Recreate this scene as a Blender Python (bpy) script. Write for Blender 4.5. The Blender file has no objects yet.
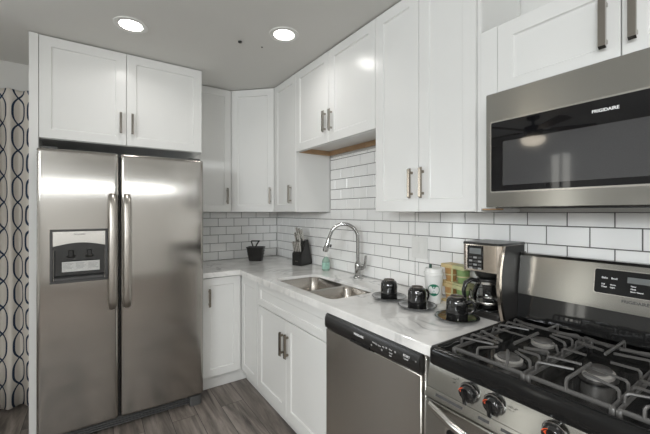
import bpy, bmesh, math, random
from mathutils import Vector, Matrix, Euler
random.seed(7)
S = bpy.context.scene
COL = S.collection
PI = math.pi

# ------------------------------------------------------------------ camera, world, light, exposure
cam_d = bpy.data.cameras.new('camera'); cam = bpy.data.objects.new('camera', cam_d); COL.objects.link(cam)
cam_d.sensor_width = 36.0; cam_d.lens = 338.16 / 650 * 36; cam_d.shift_y = -5.0 / 650
cam_d.clip_start = 0.02
cam.location = (-1.597, -3.2408, 1.3724)
cam.rotation_euler = (PI / 2, 0, -math.radians(34.24))
S.camera = cam

W = bpy.data.worlds.new('world'); S.world = W; W.use_nodes = True
bg = W.node_tree.nodes['Background']; bg.inputs[0].default_value = (0.85, 0.93, 1.0, 1); bg.inputs[1].default_value = 2.5

def area(name, loc, rot, sx, sy, power, color=(1, 1, 1), shape='RECTANGLE', spread=180):
    d = bpy.data.lights.new(name, 'AREA'); d.shape = shape; d.size = sx
    if shape in ('RECTANGLE', 'ELLIPSE'): d.size_y = sy
    d.energy = power; d.color = color; d.spread = math.radians(spread)
    o = bpy.data.objects.new(name, d); COL.objects.link(o); o.location = loc; o.rotation_euler = rot
    return o

CEIL = 2.438
RX0, RY0 = -4.6, -6.6            # far-left and rear wall planes
# back lamp is window daylight; left, rear and side are added (each lamp sits outside its opening)
area('daylight_back', (-3.0, 0.16, 1.45), (-PI / 2, 0, 0), 1.1, 1.3, 40, (0.95, 0.98, 1.0))
area('added_fill_left', (RX0 - 0.16, -4.6, 1.97), (0, -PI / 2, 0), 0.62, 2.3, 210, (0.96, 0.98, 1.0))  # added frontal fill; its unseen window opening is made up
area('added_band_rear', (-2.2, RY0 - 0.16, 1.885), (PI / 2, 0, 0), 4.2, 0.11, 42, (0.97, 0.985, 1.0))  # added strip, shaped for the bright band mirrored in the refrigerator doors
area('added_strip_side', (RX0 - 0.16, -1.17, 1.2), (0, -PI / 2, 0), 2.0, 0.30, 6, (1.0, 0.88, 0.70))  # added warm source for the strips mirrored in the microwave steel
LAMP = 2.0
S.view_settings.view_transform = 'Standard'; S.view_settings.look = 'None'
S.view_settings.exposure = -0.68; S.view_settings.gamma = 1.0; S.view_settings.use_curve_mapping = False
S.cycles.use_denoising = True
S.cycles.max_bounces = 10; S.cycles.diffuse_bounces = 6; S.cycles.glossy_bounces = 6
S.cycles.sample_clamp_indirect = 6.0

# ------------------------------------------------------------------ materials
MATS = {}
def new_mat(name):
    m = bpy.data.materials.new(name); m.use_nodes = True
    MATS[name] = m
    return m, m.node_tree.nodes, m.node_tree.links, m.node_tree.nodes['Principled BSDF']
def setp(b, **k):
    for n, v in k.items():
        n = n.replace('_', ' ')
        b.inputs[n].default_value = v
def c4(c): return (c[0], c[1], c[2], 1)
def simple(name, col, rough=0.5, metal=0.0, coat=0.0, var=0.04, scale=30, bump=0.0, **k):
    m, N, L, b = new_mat(name)
    tc = N.new('ShaderNodeTexCoord'); nz = N.new('ShaderNodeTexNoise')
    nz.inputs['Scale'].default_value = scale; nz.inputs['Detail'].default_value = 4
    L.new(tc.outputs['Object'], nz.inputs['Vector'])
    r = N.new('ShaderNodeMix'); r.data_type = 'RGBA'
    r.inputs[6].default_value = c4([x * (1 - var) for x in col]); r.inputs[7].default_value = c4([min(1, x * (1 + var)) for x in col])
    L.new(nz.outputs['Fac'], r.inputs[0]); L.new(r.outputs[2], b.inputs['Base Color'])
    setp(b, Roughness=rough, Metallic=metal, Coat_Weight=coat)
    for n, v in k.items(): b.inputs[n.replace('_', ' ')].default_value = v
    if bump:
        bp = N.new('ShaderNodeBump'); bp.inputs['Strength'].default_value = bump; bp.inputs['Distance'].default_value = 0.002
        L.new(nz.outputs['Fac'], bp.inputs['Height']); L.new(bp.outputs['Normal'], b.inputs['Normal'])
    return m
def brushed(name, col, rough, aniso, stretch, tangent='Z', rot=0.0):
    m, N, L, b = new_mat(name)
    tc = N.new('ShaderNodeTexCoord'); mp = N.new('ShaderNodeMapping'); mp.inputs['Scale'].default_value = stretch
    nz = N.new('ShaderNodeTexNoise'); nz.inputs['Scale'].default_value = 1.0; nz.inputs['Detail'].default_value = 3
    L.new(tc.outputs['Object'], mp.inputs['Vector']); L.new(mp.outputs[0], nz.inputs['Vector'])
    mr = N.new('ShaderNodeMapRange'); mr.inputs['To Min'].default_value = rough * 0.94; mr.inputs['To Max'].default_value = rough * 1.06
    L.new(nz.outputs['Fac'], mr.inputs[0]); L.new(mr.outputs[0], b.inputs['Roughness'])
    mx = N.new('ShaderNodeMix'); mx.data_type = 'RGBA'
    mx.inputs[6].default_value = c4([x * 0.985 for x in col]); mx.inputs[7].default_value = c4([x * 1.015 for x in col])
    L.new(nz.outputs['Fac'], mx.inputs[0]); L.new(mx.outputs[2], b.inputs['Base Color'])
    setp(b, Metallic=1.0, Anisotropic=aniso, Anisotropic_Rotation=rot)
    if aniso:
        t = N.new('ShaderNodeTangent'); t.direction_type = 'RADIAL'; t.axis = tangent
        L.new(t.outputs[0], b.inputs['Tangent'])
    return m
def emis(name, col, strength):
    m, N, L, b = new_mat(name)
    setp(b, Base_Color=c4((0.9, 0.9, 0.9)), Emission_Color=c4(col), Emission_Strength=strength)
    return m
def glass(name, tint=(1, 1, 1), rough=0.0, mixf=0.85):
    m, N, L, b = new_mat(name)
    N.remove(b)
    out = [n for n in N if n.type == 'OUTPUT_MATERIAL'][0]
    tr = N.new('ShaderNodeBsdfTransparent'); tr.inputs[0].default_value = c4(tint)
    gl = N.new('ShaderNodeBsdfGlossy'); gl.inputs['Roughness'].default_value = rough
    lw = N.new('ShaderNodeLayerWeight'); lw.inputs[0].default_value = 1 - mixf
    ms = N.new('ShaderNodeMixShader')
    L.new(lw.outputs['Fresnel'], ms.inputs[0]); L.new(tr.outputs[0], ms.inputs[1]); L.new(gl.outputs[0], ms.inputs[2])
    L.new(ms.outputs[0], out.inputs['Surface'])
    return m

cab_white = simple('cabinet_white_paint', (0.75, 0.75, 0.735), 0.24, Specular_IOR_Level=0.35, var=0.01, scale=8)
gap_dark = simple('dark_gap', (0.05, 0.05, 0.05), 0.7)
carcass = simple('cabinet_carcass', (0.70, 0.70, 0.69), 0.45, var=0.01)
raw_wood = simple('raw_wood', (0.50, 0.33, 0.19), 0.7, var=0.2, scale=20)
nickel = brushed('brushed_nickel', (0.42, 0.395, 0.36), 0.2, 0.0, (60, 60, 60))
nickel_dark = brushed('brushed_nickel_darkened', (0.26, 0.225, 0.185), 0.2, 0.0, (60, 60, 60))  # same nickel, with dark reflections put into the colour
steel_v = brushed('steel_fridge', (0.43, 0.41, 0.385), 0.15, 0.88, (220, 220, 2.5), 'Z', 0.0)
steel_h = brushed('steel_range', (0.47, 0.465, 0.44), 0.24, 0.8, (300, 2.5, 300), 'Z', 0.25)
steel_dw = brushed('steel_dishwasher', (0.56, 0.53, 0.49), 0.26, 0.8, (300, 2.5, 300), 'Z', 0.25)
steel_sink = brushed('steel_sink', (0.46, 0.43, 0.395), 0.24, 0.0, (150, 6, 150))
steel_plain = brushed('steel_plain', (0.66, 0.64, 0.61), 0.22, 0.0, (80, 80, 80))
steel_coffee = brushed('steel_coffee', (0.58, 0.51, 0.44), 0.22, 0.0, (200, 4, 200))
alu = simple('burner_aluminium', (0.62, 0.60, 0.57), 0.42, 0.6, var=0.05)
steel_handle = brushed('steel_handle', (0.50, 0.47, 0.43), 0.3, 0.0, (80, 80, 80))
chrome = simple('chrome', (0.46, 0.46, 0.455), 0.12, 1.0, var=0.01)
blk_gloss = simple('black_gloss', (0.012, 0.012, 0.012), 0.07, coat=0.5, var=0.1)
blk_enamel = simple('black_enamel', (0.010, 0.010, 0.010), 0.13, var=0.1, Specular_IOR_Level=0.3)
blk_glass = simple('black_glass', (0.006, 0.006, 0.007), 0.03, var=0.1, Specular_IOR_Level=0.5)
blk_mesh = simple('oven_window_mesh', (0.05, 0.05, 0.052), 0.08, var=0.15, scale=400, coat=0.6)
blk_satin = simple('black_satin', (0.018, 0.017, 0.016), 0.3, var=0.1)
blk_matte = simple('black_matte', (0.02, 0.019, 0.018), 0.55, var=0.2)
iron = simple('cast_iron', (0.08, 0.077, 0.074), 0.34, var=0.2, scale=200, bump=0.3)
dark_body = simple('dark_grey_body', (0.07, 0.07, 0.07), 0.5)
cup_black = simple('black_ceramic', (0.010, 0.010, 0.010), 0.06, coat=0.6, var=0.1)
foot_ring = simple('unglazed_ring', (0.13, 0.11, 0.095), 0.5)
white_plastic = simple('white_plastic', (0.78, 0.78, 0.76), 0.35, var=0.01)
white_print = simple('white_print', (0.75, 0.75, 0.75), 0.5, var=0.02)
grey_print = simple('grey_print', (0.30, 0.30, 0.30), 0.5)
dark_print = simple('dark_print', (0.05, 0.05, 0.05), 0.5)
green_print = simple('green_print', (0.005, 0.16, 0.085), 0.5)
red_print = simple('red_print', (0.75, 0.09, 0.02), 0.5)
sticker = simple('sticker_white', (0.6, 0.6, 0.58), 0.5, var=0.25, scale=120)
lcd = simple('lcd_grey', (0.16, 0.17, 0.17), 0.25)
paint_wall = simple('wall_paint', (0.73, 0.725, 0.705), 0.7, var=0.015, scale=3, bump=0.05)
paint_ceil = simple('ceiling_paint', (0.70, 0.695, 0.67), 0.85, var=0.012, scale=3, bump=0.08)
trim_white = simple('trim_white', (0.78, 0.78, 0.76), 0.4, var=0.01)
tile_mat = simple('subway_tile_glaze', (0.91, 0.91, 0.90), 0.12, var=0.03, scale=6)
grout_mat = simple('grey_grout', (0.12, 0.115, 0.11), 0.85, var=0.15, scale=60)
lamp_glow = emis('downlight_glow', (1.0, 0.96, 0.9), 30.0)
fan_glow = emis('fan_bowl_glow', (1.0, 0.88, 0.70), 11.0)
soap_mat = simple('green_soap', (0.42, 0.60, 0.50), 0.15, Transmission_Weight=0.4, Alpha=0.9)
soap_label = simple('soap_label', (0.30, 0.50, 0.42), 0.4, var=0.5, scale=60)
clear_plastic = glass('clear_plastic', (0.92, 0.95, 0.93))
carafe_glass = glass('carafe_glass', (0.80, 0.80, 0.80), 0.0, 0.72)
pane_glass = glass('window_glass', (0.97, 0.98, 0.98))
amber = simple('amber_cups', (0.46, 0.26, 0.10), 0.35, var=0.4, scale=40)
green_cup = simple('green_cups', (0.22, 0.33, 0.13), 0.35, var=0.3, scale=40)
carton_y = simple('carton_yellow', (0.60, 0.47, 0.24), 0.55, var=0.12, scale=60)
carton_g = simple('carton_yellow_green', (0.50, 0.50, 0.27), 0.55, var=0.12, scale=60)
foil = simple('foil_lid', (0.62, 0.55, 0.33), 0.35, var=0.1)
straw_green = simple('straw_green', (0.01, 0.05, 0.035), 0.4)
blade_wood = simple('fan_blade', (0.10, 0.06, 0.04), 0.5)

def wood_floor():
    m, N, L, b = new_mat('dark_wood_planks')
    tc = N.new('ShaderNodeTexCoord')
    mp = N.new('ShaderNodeMapping'); mp.inputs['Rotation'].default_value = (0, 0, PI / 2)
    L.new(tc.outputs['Object'], mp.inputs['Vector'])
    br = N.new('ShaderNodeTexBrick'); br.inputs['Scale'].default_value = 1.0
    br.inputs['Brick Width'].default_value = 1.22; br.inputs['Row Height'].default_value = 0.16
    br.inputs['Mortar Size'].default_value = 0.0018; br.inputs['Mortar Smooth'].default_value = 0.3
    br.inputs['Color1'].default_value = (0, 0, 0, 1); br.inputs['Color2'].default_value = (1, 1, 1, 1); br.inputs['Mortar'].default_value = (0.5, 0.5, 0.5, 1)
    br.offset = 0.37
    L.new(mp.outputs[0], br.inputs['Vector'])
    mp2 = N.new('ShaderNodeMapping'); mp2.inputs['Scale'].default_value = (14, 1.3, 14)
    L.new(tc.outputs['Object'], mp2.inputs['Vector'])
    add = N.new('ShaderNodeVectorMath'); add.operation = 'MULTIPLY_ADD'
    add.inputs[1].default_value = (7, 7, 7)
    L.new(br.outputs['Color'], add.inputs[0]); L.new(mp2.outputs[0], add.inputs[2])
    nz = N.new('ShaderNodeTexNoise'); nz.inputs['Scale'].default_value = 1.0; nz.inputs['Detail'].default_value = 8; nz.inputs['Roughness'].default_value = 0.65; nz.inputs['Distortion'].default_value = 0.6
    L.new(add.outputs[0], nz.inputs['Vector'])
    cr = N.new('ShaderNodeValToRGB')
    cr.color_ramp.elements[0].position = 0.34; cr.color_ramp.elements[0].color = (0.045, 0.038, 0.034, 1)
    cr.color_ramp.elements[1].position = 0.72; cr.color_ramp.elements[1].color = (0.35, 0.31, 0.28, 1)
    L.new(nz.outputs['Fac'], cr.inputs[0])
    mx = N.new('ShaderNodeMix'); mx.data_type = 'RGBA'; mx.blend_type = 'MULTIPLY'; mx.inputs[0].default_value = 0.45
    L.new(cr.outputs[0], mx.inputs[6]); 
    cr2 = N.new('ShaderNodeValToRGB'); cr2.color_ramp.elements[0].color = (0.6, 0.6, 0.6, 1); cr2.color_ramp.elements[1].color = (1.25, 1.2, 1.15, 1)
    L.new(br.outputs['Color'], cr2.inputs[0]); L.new(cr2.outputs[0], mx.inputs[7])
    mx2 = N.new('ShaderNodeMix'); mx2.data_type = 'RGBA'; mx2.inputs[7].default_value = (0.012, 0.010, 0.009, 1)
    L.new(br.outputs['Fac'], mx2.inputs[0]); L.new(mx.outputs[2], mx2.inputs[6])
    L.new(mx2.outputs[2], b.inputs['Base Color']); setp(b, Roughness=0.42)
    bp = N.new('ShaderNodeBump'); bp.inputs['Strength'].default_value = 0.12; bp.inputs['Distance'].default_value = 0.002
    L.new(nz.outputs['Fac'], bp.inputs['Height']); L.new(bp.outputs['Normal'], b.inputs['Normal'])
    return m
floor_mat = wood_floor()

def quartz():
    m, N, L, b = new_mat('white_veined_stone')
    tc = N.new('ShaderNodeTexCoord')
    n1 = N.new('ShaderNodeTexNoise'); n1.inputs['Scale'].default_value = 2.2; n1.inputs['Detail'].default_value = 6; n1.inputs['Distortion'].default_value = 1.6
    L.new(tc.outputs['Object'], n1.inputs['Vector'])
    # thin veins where the warped noise crosses its middle value
    s = N.new('ShaderNodeMath'); s.operation = 'SUBTRACT'; s.inputs[1].default_value = 0.5; L.new(n1.outputs['Fac'], s.inputs[0])
    a = N.new('ShaderNodeMath'); a.operation = 'ABSOLUTE'; L.new(s.outputs[0], a.inputs[0])
    vr = N.new('ShaderNodeMapRange'); vr.inputs['From Min'].default_value = 0.0; vr.inputs['From Max'].default_value = 0.035; vr.inputs['To Min'].default_value = 1; vr.inputs['To Max'].default_value = 0
    L.new(a.outputs[0], vr.inputs[0])
    n2 = N.new('ShaderNodeTexNoise'); n2.inputs['Scale'].default_value = 3.1; n2.inputs['Detail'].default_value = 3
    L.new(tc.outputs['Object'], n2.inputs['Vector'])
    mr = N.new('ShaderNodeMapRange'); mr.inputs['From Min'].default_value = 0.45; mr.inputs['From Max'].default_value = 0.72; L.new(n2.outputs['Fac'], mr.inputs[0])
    mu = N.new('ShaderNodeMath'); mu.operation = 'MULTIPLY'; L.new(vr.outputs[0], mu.inputs[0]); L.new(mr.outputs[0], mu.inputs[1])
    mx = N.new('ShaderNodeMix'); mx.data_type = 'RGBA'; mx.inputs[6].default_value = (0.86, 0.85, 0.83, 1); mx.inputs[7].default_value = (0.27, 0.27, 0.27, 1)
    L.new(mu.outputs[0], mx.inputs[0])
    n3 = N.new('ShaderNodeTexNoise'); n3.inputs['Scale'].default_value = 7; n3.inputs['Detail'].default_value = 5
    L.new(tc.outputs['Object'], n3.inputs['Vector'])
    m3 = N.new('ShaderNodeMapRange'); m3.inputs['From Min'].default_value = 0.35; m3.inputs['From Max'].default_value = 0.7; m3.inputs['To Min'].default_value = 0.84; m3.inputs['To Max'].default_value = 1.04
    L.new(n3.outputs['Fac'], m3.inputs[0])
    mm = N.new('ShaderNodeMix'); mm.data_type = 'RGBA'; mm.blend_type = 'MULTIPLY'; mm.inputs[0].default_value = 1
    L.new(mx.outputs[2], mm.inputs[6]); L.new(m3.outputs[0], mm.inputs[7])
    L.new(mm.outputs[2], b.inputs['Base Color']); setp(b, Roughness=0.07)
    return m
quartz_mat = quartz()

def curtain_fabric():
    m, N, L, b = new_mat('trellis_curtain_fabric')
    uv = N.new('ShaderNodeUVMap'); uv.uv_map = 'uv'
    sp = N.new('ShaderNodeSeparateXYZ'); L.new(uv.outputs[0], sp.inputs[0])
    def M(op, a, c=None):
        n = N.new('ShaderNodeMath'); n.operation = op
        for i, v in enumerate((a, c)):
            if v is None: continue
            if isinstance(v, (int, float)): n.inputs[i].default_value = v
            else: L.new(v, n.inputs[i])
        return n.outputs[0]
    u, v = sp.outputs[0], sp.outputs[1]
    sn = M('SINE', M('MULTIPLY', v, 2 * PI / 0.36))
    # steepen the wave so the lines run nearly upright, then kink across
    st = M('MULTIPLY', M('SINE', M('MULTIPLY', sn, 1.5)), 0.33)
    un = M('DIVIDE', u, 0.118)
    lines = []
    for sgn in (1, -1):
        w = M('ADD', un, M('MULTIPLY', st, sgn))
        fr = M('ABSOLUTE', M('SUBTRACT', M('FRACT', w), 0.5))
        lines.append(M('LESS_THAN', fr, 0.065))
    ln = M('MAXIMUM', lines[0], lines[1])
    wv = N.new('ShaderNodeTexNoise'); wv.inputs['Scale'].default_value = 300; L.new(uv.outputs[0], wv.inputs['Vector'])
    base = N.new('ShaderNodeMix'); base.data_type = 'RGBA'; base.inputs[6].default_value = (0.56, 0.525, 0.48, 1); base.inputs[7].default_value = (0.68, 0.64, 0.59, 1)
    L.new(wv.outputs['Fac'], base.inputs[0])
    mx = N.new('ShaderNodeMix'); mx.data_type = 'RGBA'; mx.inputs[7].default_value = (0.010, 0.026, 0.06, 1)
    L.new(ln, mx.inputs[0]); L.new(base.outputs[2], mx.inputs[6]); L.new(mx.outputs[2], b.inputs['Base Color'])
    setp(b, Roughness=0.9)
    return m
curtain_mat = curtain_fabric()

# ------------------------------------------------------------------ mesh builder
def frame(origin, u):
    """Local frame: u to the right as seen from the room, z up, w out of the surface."""
    u = Vector(u).normalized(); z = Vector((0, 0, 1)); w = u.cross(z)
    m = Matrix.Identity(4)
    for i in range(3):
        m[i][0] = u[i]; m[i][1] = z[i]; m[i][2] = w[i]; m[i][3] = origin[i]
    return m
def rrect(x0, x1, y0, y1, r, n=6):
    if not hasattr(r, '__len__'): r = [r] * 4
    pts = []
    for (cx, cy, a0), rr in zip(((x1, y1, 0), (x0, y1, 90), (x0, y0, 180), (x1, y0, 270)), r):
        sx = -1 if cx == x1 else 1; sy = -1 if cy == y1 else 1
        for k in range(n + 1):
            a = math.radians(a0 + 90 * k / n)
            pts.append((cx + sx * rr + rr * math.cos(a), cy + sy * rr + rr * math.sin(a)))
    return pts
class MB:
    def __init__(s, M=None): s.bm = bmesh.new(); s.M = M; s.mi = 0
    def v(s, p):
        p = Vector(p)
        return s.bm.verts.new(s.M @ p if s.M else p)
    def f(s, vs):
        try:
            fc = s.bm.faces.new(vs); fc.material_index = s.mi; fc.smooth = True; return fc
        except ValueError: return None
    def loft(s, loops, closed=True, cap0=True, cap1=True):
        L = [[s.v(p) for p in lp] for lp in loops]
        n = len(L[0])
        for a, b in zip(L, L[1:]):
            for i in range(n if closed else n - 1):
                j = (i + 1) % n; s.f([a[i], a[j], b[j], b[i]])
        if cap0: s.f(L[0][::-1])
        if cap1: s.f(L[-1])
        return s
    def box(s, x0, x1, y0, y1, z0, z1, bev=0.0015, mi=None):
        if mi is not None: s.mi = mi
        x0, x1 = min(x0, x1), max(x0, x1); y0, y1 = min(y0, y1), max(y0, y1); z0, z1 = min(z0, z1), max(z0, z1)
        b = min(bev, (x1 - x0) * .3, (y1 - y0) * .3, (z1 - z0) * .3)
        def rc(i, z): return [(x0 + i, y0 + i, z), (x1 - i, y0 + i, z), (x1 - i, y1 - i, z), (x0 + i, y1 - i, z)]
        def oc(z): return [(x0 + b, y0, z), (x1 - b, y0, z), (x1, y0 + b, z), (x1, y1 - b, z), (x1 - b, y1, z), (x0 + b, y1, z), (x0, y1 - b, z), (x0, y0 + b, z)]
        def ic(z): return [(x0 + b, y0 + b, z), (x1 - b, y0 + b, z), (x1 - b, y0 + b, z), (x1 - b, y1 - b, z), (x1 - b, y1 - b, z), (x0 + b, y1 - b, z), (x0 + b, y1 - b, z), (x0 + b, y0 + b, z)]
        if b <= 0:
            s.loft([rc(0, z0), rc(0, z1)]); return s
        A = [s.v(p) for p in oc(z0 + b)]; B = [s.v(p) for p in oc(z1 - b)]
        lo = [s.v(p) for p in rc(b, z0)]; hi = [s.v(p) for p in rc(b, z1)]
        for i in range(8): j = (i + 1) % 8; s.f([A[i], A[j], B[j], B[i]])
        s.f(lo[::-1]); s.f(hi)
        for ring, cap, up in ((A, lo, False), (B, hi, True)):
            for k in range(4):
                e = [ring[2 * k], ring[2 * k + 1]]; c = [cap[k], cap[(k + 1) % 4]]
                q = [e[0], e[1], c[1], c[0]]
                s.f(q if up else q[::-1])
                t = [ring[(2 * k + 1) % 8], ring[(2 * k + 2) % 8], cap[(k + 1) % 4]]
                s.f(t if up else t[::-1])
        return s
    def prism(s, poly, axis, a, b, mi=None):
        """poly: 2-D points in the two other axes in order (x,y)/(y,z)/(x,z); extruded along axis from a to b."""
        if mi is not None: s.mi = mi
        def P(p, t): return {'x': (t, p[0], p[1]), 'y': (p[0], t, p[1]), 'z': (p[0], p[1], t)}[axis]
        s.loft([[P(p, a) for p in poly], [P(p, b) for p in poly]])
        return s
    def lathe(s, prof, c=(0, 0, 0), n=24, axis='z', caps=(True, True), mi=None):
        if mi is not None: s.mi = mi
        def P(r, h, a):
            x, y = r * math.cos(a), r * math.sin(a)
            return {'z': (c[0] + x, c[1] + y, c[2] + h), 'x': (c[0] + h, c[1] + x, c[2] + y), 'y': (c[0] + y, c[1] + h, c[2] + x)}[axis]
        s.loft([[P(max(r, 1e-4), h, 2 * PI * k / n) for k in range(n)] for r, h in prof], True, *caps)
        return s
    def tube(s, pts, r, n=8, caps=True, flat=None, up=None, mi=None):
        """Sweep along pts; r a number or one per point; flat=(a,b) multiplies the two cross axes."""
        if mi is not None: s.mi = mi
        pts = [Vector(p) for p in pts]; rs = r if hasattr(r, '__len__') else [r] * len(pts)
        loops = []; nrm = Vector(up) if up else None
        for i, p in enumerate(pts):
            if i == 0: t = pts[1] - p
            elif i == len(pts) - 1: t = p - pts[i - 1]
            else: t = (pts[i + 1] - p).normalized() + (p - pts[i - 1]).normalized()
            t.normalize()
            if nrm is None: nrm = Vector((0, 0, 1)) if abs(t.z) < 0.9 else Vector((1, 0, 0))
            nn = nrm - t * nrm.dot(t)
            if nn.length < 1e-5: nn = t.orthogonal()
            nn.normalize(); bb = t.cross(nn); nrm = nn
            fa, fb = flat or (1, 1)
            off = PI / n
            loops.append([p + nn * rs[i] * fa * math.cos(2 * PI * k / n + off) + bb * rs[i] * fb * math.sin(2 * PI * k / n + off) for k in range(n)])
        s.loft(loops, True, caps, caps)
        return s
    def cap_holes(s, loops, z, flip=False):
        """Fill a planar outline with holes at height z; the loops are lists of existing verts."""
        ed = []
        for lp in loops:
            for i in range(len(lp)):
                a, b = lp[i], lp[(i + 1) % len(lp)]
                e = s.bm.edges.get((a, b)) or s.bm.edges.new((a, b)); ed.append(e)
        r = bmesh.ops.triangle_fill(s.bm, edges=ed, use_beauty=True, use_dissolve=False)
        for g in r['geom']:
            if isinstance(g, bmesh.types.BMFace): g.material_index = s.mi; g.smooth = True
    def shaker(s, u0, u1, v0, v1, w=0.0, t=0.019, rail=0.057, rec=0.007):
        """A framed recessed-panel door whose face lies at w; built in the builder's local frame (u, v, w)."""
        def R(i, d): return [(u0 + i, v0 + i, d), (u1 - i, v0 + i, d), (u1 - i, v1 - i, d), (u0 + i, v1 - i, d)]
        s.loft([R(0, w - t), R(0, w - 0.0015), R(0.0015, w), R(rail, w), R(rail + 0.003, w - rec + 0.0015), R(rail + 0.0055, w - rec)])
        return s
    def pull(s, u, v, L, vertical=True, w=0.0, wid=0.014, out=0.03):
        """Flat bar pull with two square posts, centred at (u, v)."""
        h = L / 2; pw = wid * 0.42
        if vertical:
            poly = [(-h, out - 0.011), (-h + 0.006, out), (h - 0.006, out), (h, out - 0.011)]
            s.loft([[(u - wid / 2, v + a, w + b) for a, b in poly], [(u + wid / 2, v + a, w + b) for a, b in poly]])
            for q in (-h + 0.022, h - 0.022): s.box(u - pw, u + pw, v + q - 0.006, v + q + 0.006, w + 0.0003, w + out - 0.008, 0.001)
        return s
    def build(s, name, mat, parent=None, angle=40, world=True):
        bm = s.bm
        bmesh.ops.remove_doubles(bm, verts=bm.verts, dist=1e-6)
        bmesh.ops.recalc_face_normals(bm, faces=bm.faces)
        me = bpy.data.meshes.new(name)
        o = bpy.data.objects.new(name, me); COL.objects.link(o)
        for m in (mat if isinstance(mat, (list, tuple)) else [mat]): me.materials.append(m)
        if parent:
            o.parent = parent
            if world:
                root = parent
                while root.parent: root = root.parent
                bm.transform(Matrix.Translation(-root.location))
        elif world:
            xs = [v.co for v in bm.verts]
            c = Vector(((min(p.x for p in xs) + max(p.x for p in xs)) / 2, (min(p.y for p in xs) + max(p.y for p in xs)) / 2, min(p.z for p in xs)))
            bm.transform(Matrix.Translation(-c)); o.location = c
        bm.to_mesh(me); bm.free()
        me.set_sharp_from_angle(angle=math.radians(angle))
        return o
def tag(o, label, cat, group=None, kind=None):
    o['label'] = label; o['category'] = cat
    if group: o['group'] = group
    if kind: o['kind'] = kind
    return o
def thing(name, label, cat, loc, rz=0, group=None):
    o = bpy.data.objects.new(name, None); COL.objects.link(o); o.location = loc; o.rotation_euler = (0, 0, rz)
    o.empty_display_size = 0.05
    return tag(o, label, cat, group)
def struct(o): o['kind'] = 'structure'; return o
def copy_tree(o, parent=None):
    c = o.copy(); COL.objects.link(c)
    if parent: c.parent = parent
    for ch in list(o.children): copy_tree(ch, c)
    return c
def text(name, body, M, size, mat, parent, depth=0.0004, align='LEFT', spacing=1.0, bold=0.0):
    cu = bpy.data.curves.new(name, 'FONT'); cu.body = body; cu.size = size; cu.extrude = depth; cu.align_x = align; cu.space_character = spacing; cu.offset = bold
    cu.resolution_u = 3
    t = bpy.data.objects.new(name + '_curve', cu); COL.objects.link(t)
    bpy.context.view_layer.update()
    me = bpy.data.meshes.new_from_object(t.evaluated_get(bpy.context.evaluated_depsgraph_get()))
    bpy.data.objects.remove(t)
    root = parent
    while root.parent: root = root.parent
    me.transform(Matrix.Translation(-root.location) @ M)
    me.materials.clear(); me.materials.append(mat)
    o = bpy.data.objects.new(name, me); COL.objects.link(o); o.parent = parent
    return o
R_U = (0, -1, 0)       # right-wall units: left-to-right as seen from the room is -y
B_U = (1, 0, 0)        # back-wall units
FR = frame((0, 0, 0), R_U)     # u = -y, v = z, w = -x
FB = frame((0, 0, 0), B_U)     # u = x,  v = z, w = -y

# ------------------------------------------------------------------ the room
WT = 0.14
struct(MB().box(RX0 - WT, WT, RY0 - WT, WT, -0.08, 0.0, 0).build('floor', floor_mat))
struct(MB().box(RX0 - WT, WT, RY0 - WT, WT, CEIL, CEIL + 0.1, 0).build('ceiling', paint_ceil))
struct(MB().box(0, WT, RY0 - WT, WT, 0.0, CEIL, 0).build('wall_right', paint_wall))
def wall_with_window(name, axis, c0, c1, a0, a1, w0, w1, z0, z1):
    mb = MB()
    def b(p0, p1, q0, q1):
        if axis == 'y': mb.box(p0, p1, c0, c1, q0, q1, 0)
        else: mb.box(c0, c1, p0, p1, q0, q1, 0)
    b(a0, w0, 0, CEIL); b(w1, a1, 0, CEIL); b(w0, w1, 0, z0); b(w0, w1, z1, CEIL)
    return struct(mb.build(name, paint_wall))
WB = (-3.6, -2.4, 0.75, 2.10); WL = (-5.8, -3.4, 1.62, 2.32); WR = (-4.4, -0.05, 1.79, 1.98)
wall_with_window('wall_back', 'y', 0, WT, RX0 - WT, 0, *WB)
WS = (-1.34, -1.0, 0.15, 2.25)
mb = MB()
for q in ((RY0, WL[0], 0, CEIL), (WL[0], WL[1], 0, WL[2]), (WL[0], WL[1], WL[3], CEIL), (WL[1], WS[0], 0, CEIL), (WS[0], WS[1], 0, WS[2]), (WS[0], WS[1], WS[3], CEIL), (WS[1], 0, 0, CEIL)):
    mb.box(RX0 - WT, RX0, q[0], q[1], q[2], q[3], 0)
struct(mb.build('wall_left', paint_wall))
mb = MB()
for q in ((RX0 - WT, WR[0], 0, CEIL), (WR[0], WR[1], 0, WR[2]), (WR[0], WR[1], WR[3], CEIL), (WR[1], 0, 0, CEIL)):
    mb.box(q[0], q[1], RY0 - WT, RY0, q[2], q[3], 0)
struct(mb.build('wall_front', paint_wall))
def window(n, axis, c, inner, w):
    a0, a1, z0, z1 = w; t = 0.05; mb = MB(); pn = MB()
    def b(m, p0, p1, q0, q1, c0, c1):
        if axis == 'y': m.box(p0, p1, c0, c1, q0, q1, 0.002)
        else: m.box(c0, c1, p0, p1, q0, q1, 0.002)
    c0, c1 = c - 0.03, c + 0.03
    b(mb, a0, a0 + t, z0, z1, c0, c1); b(mb, a1 - t, a1, z0, z1, c0, c1); b(mb, a0 + t, a1 - t, z0, z0 + t, c0, c1); b(mb, a0 + t, a1 - t, z1 - t, z1, c0, c1)
    m = (a0 + a1) / 2; b(mb, m - 0.015, m + 0.015, z0 + t, z1 - t, c0, c1)
    fo = struct(mb.build('window_%d' % n, trim_white))
    b(pn, a0 + t, a1 - t, z0 + t, z1 - t, c - 0.003, c + 0.003)
    p = pn.build('pane', pane_glass, fo)
window(1, 'y', WT / 2, 0, WB); window(2, 'x', RX0 - WT / 2, 0, WL); window(3, 'y', RY0 - WT / 2, 0, WR); window(4, 'x', RX0 - WT / 2, 0, WS)  # first is the curtained one; the other three are added for their light
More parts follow.
